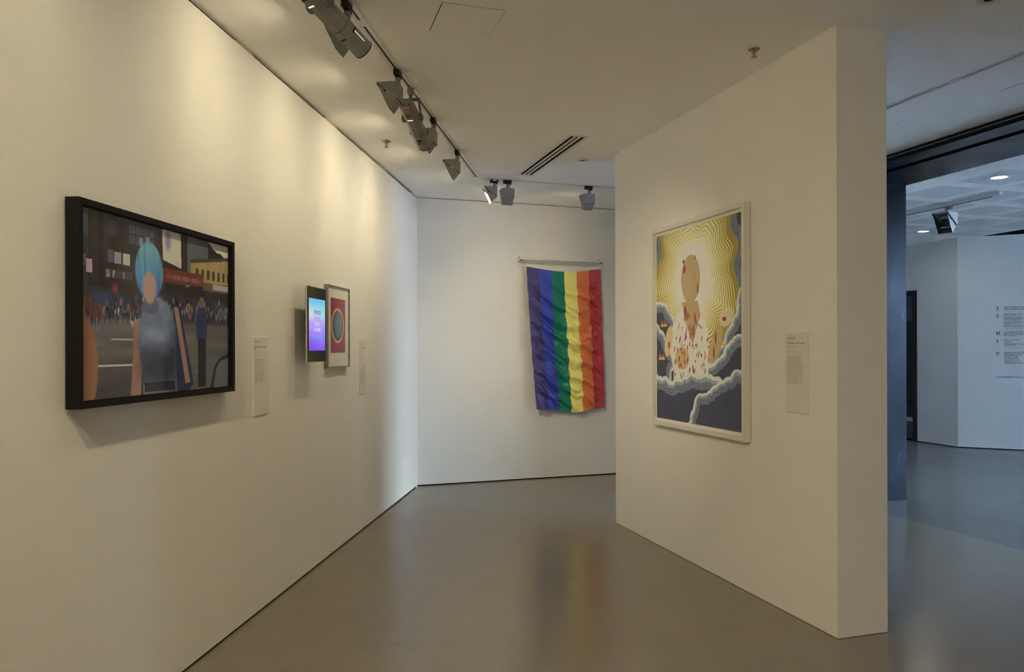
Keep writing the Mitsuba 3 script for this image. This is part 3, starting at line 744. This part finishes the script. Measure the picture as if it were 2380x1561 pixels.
ff = np.stack([ii[:-1, :-1], ii[1:, :-1], ii[1:, 1:], ii[:-1, 1:]], -1).reshape(-1, 4)
mat("header_cloth", (0.74, 0.72, 0.70), 0.7)
obj("header_tape", (P.reshape(-1, 3) @ FAR[:3, :3].T + FAR[:3, 3], ff), "header_cloth", k, smooth=True, label="white canvas header")
for xx, px_, sgn in ((1.198, 1.190, 1), (2.034, 2.058, -1)):
    yy = 2.318
    tor = trimesh.creation.torus(0.0065, 0.0025, major_sections=16, minor_sections=8)
    tor.apply_translation((xx, yy, 0.066))
    obj("grommet", tor, "brass", k, FAR, smooth=True, label="brass grommet")
    ang_ = np.linspace(-0.5 * math.pi, 1.5 * math.pi, 17)
    loop = [(xx, yy, 0.066)] + [(px_ + 0.004 * sgn * math.cos(q_), fy + 0.019 * math.sin(q_), fz + 0.019 * math.cos(q_)) for q_ in ang_]
    obj("cord_loop", sweep(loop, 0.0014, 6), "white_metal", pole, FAR)

# ------------------------------------------------------------------ ceiling tracks
def track(name, label, a, b, w, M_up=H, width=0.054, coupler=None, mat_="white_metal", parts_end=True):
    """Recessed track flush with the ceiling between the floor-plan points a and b."""
    a, b = np.array([*a, 0.0]), np.array([*b, 0.0])
    d = (b - a) / np.linalg.norm(b - a)
    L = np.linalg.norm(b - a)
    m = frame(a + UP * M_up, d, np.cross(UP, d), UP)
    k = thing(name, label, "track")
    h = width / 2
    t = 0.004
    obj("flange", bx(0, L, -h, -0.0055, -t, 0.001), mat_, k, m)
    obj("flange", bx(0, L, 0.0065, 0.0125, -t - 0.001, 0.001), mat_, k, m)
    obj("flange", bx(0, L, 0.0145, h, -t, 0.001), mat_, k, m)
    obj("slot", bx(0, L, -0.006, 0.015, -0.0012, -0.0004), "gap_black", k, m)
    obj("conductor", bx(0.02, L - 0.02, -0.0012, 0.0012, -0.0020, -0.0012), "copper", k, m)
    for q in (coupler or []):
        obj("coupler", bx(q - 0.035, q + 0.035, -0.0055, 0.0065, -0.0045, -0.0012), mat_, k, m)
    if parts_end:
        obj("end_cap", bx(L, L + 0.05, -h - 0.004, h + 0.004, -0.012, 0.0, 0.001), mat_, k, m)
    return k


def on_left(s, d):
    return (C0 + DL * s + NL * d)[:2]


def on_far(s, d):
    return (C0 + FW * s + NF * d)[:2]


def d1(s):
    return 0.689 + 0.0192 * (s + 4.05)


track("ceiling_track", "white recessed lighting track running along the left wall", on_left(-10.5, d1(-10.5)), on_left(-0.86, d1(-0.86)), 0.054, coupler=[10.5 - 4.09])
track("ceiling_track", "white recessed lighting track in front of the far wall", on_far(3.2, 1.028), on_far(0.48, 1.028), 0.054)
track("ceiling_track", "white recessed track in the ceiling right of the partition", (3.80, -1.0), (3.765, 6.6), 0.054, coupler=[4.46], mat_="white_plastic")


# ------------------------------------------------------------------ lamps on the tracks
def facing(origin_xy, f, top):
    f = np.array([f[0], f[1], 0.0])
    f /= np.linalg.norm(f)
    return frame(np.array([*origin_xy, top]), np.cross(f, UP), f, UP)     # local x right of forward, y forward, z up


WHALF, LHALF = 0.0585, 0.047


def washer(xy, f, label, lit=True, sticker="red_sticker", top=H, power=None, track_dir=None, adapter="adapter_black", badge=False, group=None, skin="fixture_grey", tilt=62.0, weight=2.0, scale=1.0):
    k = thing("wall_washer", label, "track light", group)
    m = facing(xy, f, top)
    ta = facing(xy, track_dir if track_dir is not None else f, top)
    # adapter: long along the track
    obj("adapter", cat(bx(-0.045, 0.028, -0.016, 0.016, -0.036, -0.002, 0.003), bx(-0.012, 0.028, -0.014, 0.014, -0.044, -0.034, 0.002), bx(0.026, 0.040, -0.005, 0.005, -0.018, -0.010, 0.001)), adapter, k, ta)
    if badge:
        obj("badge", bx(-0.024, 0.014, -0.0172, -0.0158, -0.021, -0.006), "white_sticker", k, ta)
    obj("stem", cat(tube((0, 0, -0.080), (0, 0, -0.042), 0.0155, 16)), skin, k, m, smooth=40)
    st = lathe([(0.0160, 0), (0.0160, 0.018)], 40)
    st.apply_translation((0, 0, -0.068))
    ctr = st.triangles_center
    angv = np.degrees(np.arctan2(ctr[:, 1], ctr[:, 0]))
    rear = trimesh.Trimesh(st.vertices, st.faces[(angv < -20) & (angv > -110)], process=False)
    if len(rear.faces):
        obj("sticker", rear, sticker, k, m, smooth=True)
    m = m @ np.diag([scale, scale, scale, 1.0])
    z0 = -0.079 / scale
    Fp, Bp, Dp, Tp = np.array([0.112, z0]), np.array([-0.016, z0]), np.array([-0.0135, z0 - 0.092]), np.array([0.038, z0 - 0.150])
    t = 0.0018
    tri = [Fp, Bp, Dp]
    obj("housing", cat(prism_x([Fp, Bp, Bp - (0, t), Fp - (0.004, t)], -WHALF, WHALF), prism_x([Bp, Dp, Dp + (t, 0.001), Bp + (t, -0.001)], -WHALF, WHALF),
                       prism_x(tri, -WHALF, -WHALF + t), prism_x(tri, WHALF - t, WHALF)), skin, k, m)
    # lower light box, a little narrower, set off by a dark slit
    n_ = np.array([Fp[1] - Dp[1], -(Fp[0] - Dp[0])]); n_ /= np.linalg.norm(n_)
    g_ = 0.0045
    e = (Fp - Dp) / np.linalg.norm(Fp - Dp)
    F2, D2, T2 = Fp + n_ * g_ - e * 0.012, Dp + n_ * g_ + e * 0.006, Tp
    tri2 = [F2, D2, T2]
    bt = (D2 - T2) / np.linalg.norm(D2 - T2); bn = np.array([-bt[1], bt[0]]) * t
    obj("light_box", cat(prism_x(tri2, -LHALF - 0.006, -LHALF - 0.006 + t), prism_x(tri2, LHALF + 0.006 - t, LHALF + 0.006),
                         prism_x([D2, T2, T2 - bn, D2 - bn] if False else [D2, T2, T2 + np.array([0.0004, 0.0026]), D2 + np.array([0.0018, 0.0014])], -LHALF - 0.006, LHALF + 0.006)), skin, k, m)
    obj("slit_light_stop", prism_x([Dp + e * 0.001, Dp + e * 0.009, D2 + e * 0.007, D2 - e * 0.001], -LHALF - 0.0055, LHALF + 0.0055), "adapter_black", k, m)  # black bar added to block lamp light leaking at the slit
    F3, D3 = Fp + n_ * 0.0004 - e * 0.010, Dp + n_ * 0.0004 + e * 0.004
    for s_ in (-1, 1):
        x0 = s_ * (WHALF - 0.004)
        obj("slit_light_stop", prism_x([F3 - n_ * 0.003, D3 - n_ * 0.003, D3 + n_ * 0.009, F3 + n_ * 0.009], min(x0 - s_ * 0.0015, x0 - s_ * 0.0065), max(x0 - s_ * 0.0015, x0 - s_ * 0.0065)), "adapter_black", k, m)  # black strip added inside so no lamp light shows through the slit
        mid = Fp * 0.55 + Dp * 0.45 + n_ * 0.004
        obj("clip", prism_x([mid + e * 0.007, mid - e * 0.007, mid - e * 0.007 + n_ * 0.009, mid + e * 0.007 + n_ * 0.009], min(s_ * (LHALF + 0.006), s_ * (LHALF + 0.011)), max(s_ * (LHALF + 0.006), s_ * (LHALF + 0.011))), "adapter_black", k, m)
    if lit and (power or 1.0) > 1e-4:
        cz = np.array([0.014, z0 - 0.034]); tv = 0.027 * np.array([math.sin(math.radians(tilt)), math.cos(math.radians(tilt))])
        r0, r1 = cz + tv, cz - tv
        w_ = WHALF - 0.004
        q = np.array([[-w_, *r0], [w_, *r0], [w_, *r1], [-w_, *r1]])
        q = q @ m[:3, :3].T + m[:3, 3]
        fwd = m[:3, 1]
        fc = np.array([[0, 1, 2], [0, 2, 3]])
        nn = np.cross(q[1] - q[0], q[2] - q[0])
        if nn @ fwd < 0:
            fc = fc[:, ::-1]
        scene[key("reflector", k)] = mikit.ply((q, fc), "white_metal", emitter={"type": "area", "radiance": rgb(WARM * (power or 1.0) * WASH_POWER), "sampling_weight": weight})
    else:
        obj("inner_panel", prism_x([(-0.008, z0 - 0.006), (-0.006, z0 - 0.084), (-0.004, z0 - 0.084), (-0.006, z0 - 0.006)], -WHALF + 0.003, WHALF - 0.003), "fixture_inside", k, m)
        for s_ in (-1, 1):
            obj("inner_lining", prism_x([F2 * 0.96 + D2 * 0.04, D2, T2], min(s_ * (LHALF + 0.0035), s_ * (LHALF + 0.0025)), max(s_ * (LHALF + 0.0035), s_ * (LHALF + 0.0025))), "fixture_inside", k, m)
        obj("rear_lining", prism_x([D2 + (0.004, 0.002), T2 + (0.002, 0.006), T2 + (0.003, 0.008), D2 + (0.006, 0.004)], -LHALF, LHALF), "fixture_inside", k, m)
        obj("lamp", cat(tube((-0.02, 0.035, z0 - 0.03), (0.035, 0.035, z0 - 0.03), 0.014, 16), tube((-0.036, 0.035, z0 - 0.03), (-0.02, 0.035, z0 - 0.03), 0.009, 16)), "fixture_dark_grey", k, m, smooth=40)
        obj("baffle", prism_x([(-0.010, z0 - 0.088), (0.028, z0 - 0.100), (0.028, z0 - 0.104), (-0.010, z0 - 0.092)], -LHALF, LHALF), skin, k, m)
    return k


LW, RW = -NL, NL
G1 = "grey wall washers on the left track"
washer(on_left(-4.30, d1(-4.30)), LW, "grey wall washer partly hidden behind the long spotlight nearest the top edge", track_dir=LW, power=LV["w1"], tilt=54.0)
washer(on_left(-3.46, d1(-3.46)), LW, "grey wedge wall washer between the two long spotlights on the left track", track_dir=LW, sticker="white_sticker", power=LV["w2"], tilt=60.0)
washer(on_left(-2.57, d1(-2.57)), LW, "grey wall washer with blue sticker behind the second long spotlight", track_dir=LW, sticker="blue_sticker", power=LV["w3"], tilt=60.0)
washer(on_left(-1.735, d1(-1.735)), LW, "grey wedge wall washer alone near the end of the left track", track_dir=LW, power=LV["w4"], tilt=66.0)
washer(on_far(0.525, 1.028), (-0.985, 0.12), "wall washer turned sideways showing its lit opening, on the far track", track_dir=-NF, badge=True, power=LV["w5"], tilt=60.0)
washer(on_far(0.655, 1.028), (0.03, 1.0), "wall washer seen from behind with green sticker, middle of three on far track", track_dir=-NF, sticker="green_sticker", power=LV["w6"], tilt=60.0)
washer(on_far(1.482, 1.028), (-0.10, 0.99), "wall washer above the rainbow flag, seen from behind on the far track", track_dir=-NF, power=LV["w7"], tilt=60.0)
# more of the same along the left track, beyond the top edge of the picture
washer(on_left(-5.45, d1(-5.45)), LW, "grey wall washer on the left track above the picture's top edge, nearest one", track_dir=LW, power=LV["out1"])
washer(on_left(-6.6, d1(-6.6)), (0.73, 0.68), "grey wall washer on the left track turned towards the partition, nearer one", track_dir=LW, power=LV["part"], tilt=76.0)
washer(on_left(-7.3, d1(-7.3)), (0.66, 0.75), "grey wall washer on the left track turned towards the partition, farther one", track_dir=LW, power=LV["part"], tilt=76.0)
track("ceiling_track", "added unseen track carrying the fill light washers behind the camera", (-2.9, -3.75), (3.9, -3.75), 0.054)  # unseen track added to hold fill-light washers
track("ceiling_track", "added unseen track carrying the fill light washers along the right wall", (3.62, -3.2), (3.62, 0.6), 0.054)  # second added track, likewise only for fill light
REAR_FILL = [((-1.9, -3.75), (0.0, -1.0), "far left"), ((-0.1, -3.75), (0.0, -1.0), "near left"), ((1.7, -3.75), (0.0, -1.0), "near right"), ((3.3, -3.75), (0.0, -1.0), "far right")]  # unseen washers added as ambient fill for the gallery
for p_, f_, w_ in REAR_FILL:
    washer(p_, f_, f"added unseen washer giving fill light off the wall behind the camera, {w_} one", track_dir=f_, tilt=20.0, weight=1.0, power=LV["rear"])
for y_, w_ in ((-2.3, "farther"), (-0.5, "nearer")):  # added lamps out of view, more ambient fill
    washer((3.62, y_), (1.0, 0.0), f"added unseen washer giving fill light off the right wall, {w_} one", track_dir=(1.0, 0.0), tilt=20.0, weight=1.0, power=LV["rear"])
for s_, w_ in ((-7.9, "nearer"), (-9.2, "farther")):  # extra unseen lamps added to spread the ambient fill
    washer(on_left(s_, d1(s_)), LW, f"added unseen fill light washer on the left track behind the camera, {w_} one", track_dir=LW, tilt=40.0, weight=1.0, power=0.5 * LV["rear"])


def spotlight(pivot, target, hang_xy, label, label_sticker=True, slits=False, loops=False, power=1.0, angle=16.0):
    k = thing("profile_spotlight", label, "spotlight")
    pivot, target = np.array(pivot, float), np.array(target, float)
    a = target - pivot
    a /= np.linalg.norm(a)
    side = np.cross(a, UP); side /= np.linalg.norm(side)
    up = np.cross(side, a)
    m = frame(pivot, side, up, a)                       # local z along the barrel
    R = 0.047

    def octo(r, z0, z1, r1=None, ph=math.pi / 8):
        th = ph + np.arange(8) * math.pi / 4
        p = np.vstack([np.stack([r * np.cos(th), r * np.sin(th), np.full(8, z0)], 1), np.stack([(r1 or r) * np.cos(th), (r1 or r) * np.sin(th), np.full(8, z1)], 1)])
        return trimesh.convex.convex_hull(p)

    obj("lamp_house", cat(octo(R * 0.96, -0.115, -0.108, R), octo(R, -0.108, 0.118)), "fixture_grey", k, m)
    obj("collar", octo(R * 1.03, 0.121, 0.150), "fixture_grey", k, m)
    obj("collar_slit", octo(R * 0.97, 0.117, 0.122), "adapter_black", k, m)
    fb_ = octo(R * 1.0, 0.150, 0.262)
    obj("front_barrel", fb_, "fixture_grey", k, m)
    obj("front_rim", lathe([(0.030, 0.262), (0.046, 0.262), (0.046, 0.266), (0.030, 0.266)], 24), "adapter_black", k, m)
    obj("lens", lathe([(0, 0.2632), (0.0305, 0.2632)], 24), "screen_black", k, m)
    ap = R * math.cos(math.pi / 8)
    for s_ in (1, -1):
        obj("shutter_slot", bx(s_ * ap - 0.001, s_ * ap + 0.0015, -0.016, 0.016, 0.157, 0.163), "adapter_black", k, m)
    obj("shutter_slot", bx(-0.016, 0.016, -ap - 0.0015, -ap + 0.001, 0.157, 0.163), "adapter_black", k, m)
    for row in (-0.075, -0.062):
        for q in range(7):
            xx = (q - 3) * 0.0048
            obj("vent_slot", bx(xx - 0.0016, xx + 0.0016, -ap - 0.0008, -ap + 0.001, row - 0.004, row + 0.004), "adapter_black", k, m)
    for q in range(6):
        xx = (q - 2.5) * 0.0056
        kk = key("light_vent", k)
        mm = bx(xx - 0.0016, xx + 0.0016, -ap - 0.0008, -ap + 0.001, -0.030, -0.024)
        mm.apply_transform(m)
        scene[kk] = mikit.ply(mm, "white_metal", emitter={"type": "area", "radiance": rgb(WARM * 2.5 * LV["leak"]), "sampling_weight": 0.004})
    if slits:
        for z_ in ((-0.03, -0.005), (0.165, 0.225)):
            kk = key("light_seam", k)
            mm = bx(-ap * 0.4 - 0.001, -ap * 0.4 + 0.001, ap - 0.002, ap + 0.0008, *z_) if False else bx(ap - 0.002, ap + 0.0012, -0.0006, 0.0006, *z_)
            mm.apply_transform(m)
            scene[kk] = mikit.ply(mm, "white_metal", emitter={"type": "area", "radiance": rgb(WARM * 2.0 * LV["leak"]), "sampling_weight": 0.004})
        obj("cover_seam", cat(bx(ap - 0.001, ap + 0.0006, -0.0008, 0.0008, -0.005, 0.115), bx(ap - 0.001, ap + 0.0006, -0.0008, 0.0008, 0.225, 0.260)), "adapter_black", k, m)
    obj("rear_cap", octo(R * 0.93, -0.120, -0.114), "fixture_grey", k, m)
    if label_sticker:
        obj("sticker", bx(-0.026, 0.026, -0.034, -0.018, -0.1215, -0.1195), "red_sticker", k, m)
        obj("sticker", bx(-0.024, 0.020, -0.031, -0.026, -0.1220, -0.1214), "white_sticker", k, m)
        for s_ in (-0.018, 0.018):
            obj("rear_slot", cat(bx(s_ - 0.005, s_ - 0.002, -0.010, 0.006, -0.1215, -0.1195), bx(s_ + 0.002, s_ + 0.005, -0.010, 0.006, -0.1215, -0.1195)), "adapter_black", k, m)
    # yoke: two arms from a bridge down to the pivots
    hang = np.array([*hang_xy, H])
    br = np.array([hang[0], hang[1], pivot[2] + 0.095])
    yx = side
    for s_ in (-1, 1):
        piv = pivot + yx * s_ * (R + 0.008)
        top = br + yx * s_ * 0.050
        for off in (-0.009, 0.009):
            o_ = np.cross(yx, UP) * off
            obj("yoke_arm", sweep([top + o_ * 0.7, (top + piv) / 2 + o_, piv + UP * 0.012 + o_], 0.0048, 8), "fixture_dark_grey", k)
        obj("pivot_disc", cat(tube(pivot + yx * s_ * (R - 0.004), pivot + yx * s_ * (R + 0.012), 0.026, 24), tube(pivot + yx * s_ * (R + 0.012), pivot + yx * s_ * (R + 0.018), 0.016, 24)), "fixture_dark_grey", k, smooth=40)
    obj("yoke_bridge", cat(tube(br - yx * 0.056, br + yx * 0.056, 0.010, 10), tube(br, br + UP * 0.03, 0.012, 12, 0.008)), "fixture_dark_grey", k, smooth=40)
    obj("adapter", cat(tube(br + UP * 0.028, np.array([hang[0], hang[1], H - 0.03]), 0.017, 16), tube(np.array([hang[0], hang[1], H - 0.034]), np.array([hang[0], hang[1], H - 0.003]), 0.021, 16)), "fixture_grey", k, smooth=40)
    if loops:
        for s_ in (-1, 1):
            tor = trimesh.creation.torus(0.012, 0.0017, major_sections=18, minor_sections=6)
            tor.apply_transform(trimesh.transformations.rotation_matrix(math.pi / 2, [0, 1, 0]))
            tor.apply_translation((s_ * (R + 0.010), 0.004, 0.138))
            obj("shutter_loop", tor, "black_metal", k, m)
        obj("focus_knob", cat(tube((0, -ap, 0.175), (0, -ap - 0.014, 0.175), 0.004, 10), tube((-0.014, -ap - 0.014, 0.18), (0.014, -ap - 0.014, 0.18), 0.0022, 8), bx(-0.016, 0.016, -ap - 0.002, -ap, 0.166, 0.171)), "black_metal", k, m)
    tip = pivot + a * 0.272
    scene[k + "_beam"] = {"type": "spot", "to_world": T().look_at(origin=tip.tolist(), target=(tip + a).tolist(), up=[0, 0, 1]), "intensity": rgb(WARM * SPOT_POWER * power), "sampling_weight": 0.7, "cutoff_angle": angle, "beam_width": angle * 0.08}
    return k


s1 = np.array([*on_left(-4.633, d1(-4.633)), 2.836])
s2 = np.array([*on_left(-3.136, d1(-3.136)), 2.826])
spotlight(s1, (2.56, 5.0, 1.42), on_left(-4.633, d1(-4.633)), "long grey spotlight nearest the camera, cut by the top edge", label_sticker=False, slits=True, power=LV["s1"], angle=24)
spotlight(s2, (2.42, 7.74, 1.3), on_left(-3.18, d1(-3.18)), "long grey spotlight with red sticker on its rear, aimed at the flag", loops=True, power=LV["s2"], angle=22)

# ------------------------------------------------------------------ ceiling fittings
k = thing("air_vent", "long white three-slot air vent in the ceiling", "air vent")
vx0, vx1, vy0, vy1 = 2.002, 2.163, 5.15, 6.467
obj("frame", cat(ring_prism(vx0, vx1, vy0, vy1, 0.026, H - 0.004, H + 0.001)), "white_metal", k)
obj("plenum", bx(vx0 + 0.02, vx1 - 0.02, vy0 + 0.02, vy1 - 0.02, H - 0.0008, H - 0.0002), "gap_black", k)
sw = (vx1 - vx0 - 0.052)
for q in range(2):
    xx = vx0 + 0.026 + sw * (q + 1) / 3 + (0.006 if q == 0 else -0.006) * 0
    obj("slat", bx(xx - 0.011, xx + 0.011, vy0 + 0.026, vy1 - 0.026, H - 0.0045, H - 0.0008, 0.001), "white_metal", k)


def ring_light(x0, y0, r, label, dark="gap_black", skin="white_metal"):
    k = thing("ceiling_sensor", label, "ceiling fitting")
    m = frame(np.array([x0, y0, H]), np.array([1.0, 0, 0]), np.array([0, 1.0, 0]), UP)
    obj("ring", lathe([(r * 0.40, -0.001), (r * 0.42, -0.006), (r * 0.95, -0.005), (r, -0.002), (r, 0.0)], 40), skin, k, m, smooth=40)
    obj("aperture", lathe([(0, -0.0012), (r * 0.41, -0.0012)], 30), dark, k, m)


ring_light(2.381, 5.812, 0.049, "small round white ceiling fitting with dark hole beside the long vent")
ring_light(3.05, 2.612, 0.056, "round grey ceiling fitting with dark hole at the top right edge")


def sprinkler(x0, y0, label, ring):
    k = thing("sprinkler", label, "sprinkler")
    m = frame(np.array([x0, y0, H]), np.array([1.0, 0, 0]), np.array([0, 1.0, 0]), UP)
    obj("escutcheon", lathe([(0.012, -0.002), (0.016, -0.008), (0.028, -0.007), (0.033, -0.002), (0.033, 0.0)], 30), "chrome" if not ring else "white_metal", k, m, smooth=40)
    if ring:
        obj("seal_ring", lathe([(0.020, -0.0082), (0.020, -0.0092), (0.028, -0.0082), (0.029, -0.0066)], 30), "red_ring", k, m, smooth=40)
    obj("body", cat(tube((0, 0, -0.014), (0, 0, -0.001), 0.011, 16), tube((0, 0, -0.046), (0, 0, -0.012), 0.0045, 12)), "chrome", k, m, smooth=40)
    for s_ in (-1, 1):
        obj("yoke_arm", sweep([(s_ * 0.010, 0, -0.012), (s_ * 0.012, 0, -0.025), (s_ * 0.003, 0, -0.044)], 0.002, 6), "chrome", k, m)
    th = np.arange(24) * 2 * math.pi / 24
    rr = np.where(np.arange(24) % 3 == 0, 0.010, 0.0165)
    obj("deflector", prism(np.stack([rr * np.cos(th), rr * np.sin(th)], 1), -0.049, -0.0465), "chrome", k, m)


sprinkler(0.738, 5.71, "metal sprinkler hanging from the ceiling near the left wall", False)
sprinkler(2.36, 3.395, "sprinkler with a red ring on the ceiling near the partition", True)


def hatch(x0, x1, y0, y1, label, latch=None):
    k = thing("ceiling_hatch", label, "access panel")
    obj("gap", ring_prism(x0, x1, y0, y1, 0.004, H - 0.0006, H - 0.0001), "gap_black", k)
    obj("panel", bx(x0 + 0.0035, x1 - 0.0015, y0 + 0.0015, y1 - 0.0015, H - 0.0014, H - 0.0002), "ceiling_white", k)
    if latch:
        m = frame(np.array([*latch, H]), np.array([1.0, 0, 0]), np.array([0, 1.0, 0]), UP)
        obj("latch", cat(lathe([(0, -0.003), (0.010, -0.003), (0.012, -0.001), (0.012, 0)], 24)), "white_metal", k, m, smooth=40)


hatch(0.686, 0.987, 3.347, 3.667, "square flush access panel with round latch in the ceiling", (0.955, 3.60))
hatch(4.205, 4.51, 3.05, 3.528, "flush access panel in the ceiling near the steel doorway")
obj("screw_hole", lathe([(0, H - 0.0006), (0.006, H - 0.0006)], 12), "gap_black", "ceiling", frame(np.array([4.13, 4.27, 0]), np.array([1.0, 0, 0]), np.array([0, 1.0, 0]), UP))

# ------------------------------------------------------------------ lobby fittings
LT0, LT1 = 5.74, 8.3
k = thing("ceiling_track", "grey surface track under the lobby ceiling", "track")
obj("rail", bx(6.822, 6.862, LT0 + 0.1, LT1, HL - 0.042, HL, 0.002), "white_metal", k)
obj("slot", bx(6.830, 6.854, LT0 + 0.1, LT1, HL - 0.0428, HL - 0.0415), "gap_black", k)
obj("end_feed", bx(6.820, 6.864, LT0, LT0 + 0.098, HL - 0.040, HL, 0.003), "white_metal", k)
obj("sticker", bx(6.8205, 6.8225, LT0 + 0.115, LT0 + 0.24, HL - 0.036, HL - 0.022), "white_sticker", k)
washer((6.842, 6.36), (-0.975, -0.22), "unlit white wall washer with open dark mouth on the lobby track", lit=False, top=HL - 0.040, track_dir=(-1.0, 0.0), adapter="fixture_grey", skin="white_metal", sticker="red_sticker", scale=1.5)


def downlight(x0, y0, r, label, power):
    k = thing("downlight", label, "downlight", None)
    m = frame(np.array([x0, y0, HL]), np.array([1.0, 0, 0]), np.array([0, 1.0, 0]), UP)
    obj("trim_ring", lathe([(r * 0.50, -0.001), (r * 0.55, -0.007), (r * 0.96, -0.006), (r, -0.003), (r, 0)], 40), "white_metal", k, m, smooth=40)
    th = np.arange(28) * 2 * math.pi / 28
    q = np.vstack([[0, 0, 0], np.stack([r * 0.5 * np.cos(th), r * 0.5 * np.sin(th), 0 * th], 1)]) + np.array([x0, y0, HL - 0.0022])
    i = np.arange(28)
    scene[key("lamp", k)] = mikit.ply((q, np.stack([0 * i, (i + 1) % 28 + 1, i + 1], 1)), "white_metal", emitter={"type": "area", "radiance": rgb(np.array([1.0, 0.97, 0.88]) * power * LV["down"]), "sampling_weight": 0.8})


downlight(6.275, 5.28, 0.125, "round lobby downlight shining nearest the steel doorway", 22.0)
downlight(8.20, 8.02, 0.125, "round lobby downlight shining behind the lobby track lamp", 22.0)

# directory lettering on the lobby wall
DIR = frame(L1P, W2D, UP, W2N)
k = thing("wall_directory", "black floor directory lettering on the pale lobby wall", "wall sign")
dzy = lambda cropy: 1.418 + (812 - 0.5 - (700 + cropy / 8.21 + 3.0)) / 1741 * 10.44


def condensed(lines, x0):
    m = cat(*[line_mesh(*l) for l in lines])
    m.apply_scale((0.74, 1.0, 1.0))
    m.apply_translation((x0, 0, 0.001))
    m.apply_transform(DIR)
    return m


nums = [("3", 168), ("2", 298), ("M", 640), ("1", 787), ("G", 1025)]
for c_, yy in nums:
    obj("level_number", lettering([(c_, 0.040, True, 0.461, dzy(yy), 0.05)], DIR, 0.001), "directory_ink", k)
small = [("THIRD LEVEL", 188), ("SECOND", 318), ("MEZZANINE", 658), ("FIRST", 805), ("GROUND", 1043), ("FLOOR", 1058)]
rows = [("CONTEMPORARY ART & DESIGN", 134, 0.0185, 1), ("TEMPORARY EXHIBITIONS", 173, 0.0185, 1), ("INTERNATIONAL COLLECTION", 264, 0.0185, 1), ("19TH–20TH CENTURY", 289, 0.013, 1), ("MESOAMERICA, GREECE, ITALY,", 330, 0.0185, 1), ("CYPRUS & THE NEAR EAST", 360, 0.0185, 1), ("2500 BCE – 16TH CENTURY CE", 386, 0.013, 1),
        ("BRITISH & EUROPEAN COLLECTION", 424, 0.0185, 1), ("16TH–18TH CENTURY", 450, 0.013, 1), ("DECORATIVE ARTS PASSAGE", 491, 0.0185, 1), ("ACCESS TO MEZZANINE VIA DOWN RAMP", 528, 0.013, 0), ("ASIAN TEMPORARY EXHIBITIONS", 607, 0.0185, 1), ("BRITISH & EUROPEAN COLLECTION", 645, 0.0185, 1), ("15TH–17TH CENTURY", 672, 0.013, 1),
        ("ASIAN COLLECTION", 755, 0.0185, 1), ("TEA ROOM", 795, 0.0185, 1), ("BRITISH & EUROPEAN COLLECTION", 833, 0.0185, 1), ("12TH–16TH CENTURY", 860, 0.013, 1), ("ACCESS TO MEZZANINE UP RAMP", 899, 0.013, 0), ("TEMPORARY EXHIBITIONS", 994, 0.0185, 1), ("NGV MEMBERS LOUNGE", 1034, 0.0185, 1), ("GALLERY KITCHEN", 1073, 0.0185, 1), ("NGV DESIGN STORE", 1112, 0.0185, 1), ("GARDEN RESTAURANT", 1151, 0.0185, 1), ("CLEMENGER BBDO AUDITORIUM", 1190, 0.0185, 1)]
for t_, yy in small:
    obj("level_lettering", lettering([(t_, 0.007, False, 0.461, dzy(yy), 0.055)], DIR, 0.001), "directory_ink", k)
for t_, yy, hh, b_ in rows:
    obj("row_lettering", condensed([(t_, hh * 0.92, bool(b_), 0.0, dzy(yy), None)], 0.555), "directory_ink" if b_ else "ink_grey", k)
obj("notice_lettering", condensed([("330 PEOPLE PERMITTED ON THIS LEVEL", 0.0175, True, 0.0, dzy(1462), None)], 0.460), "directory_ink", k)
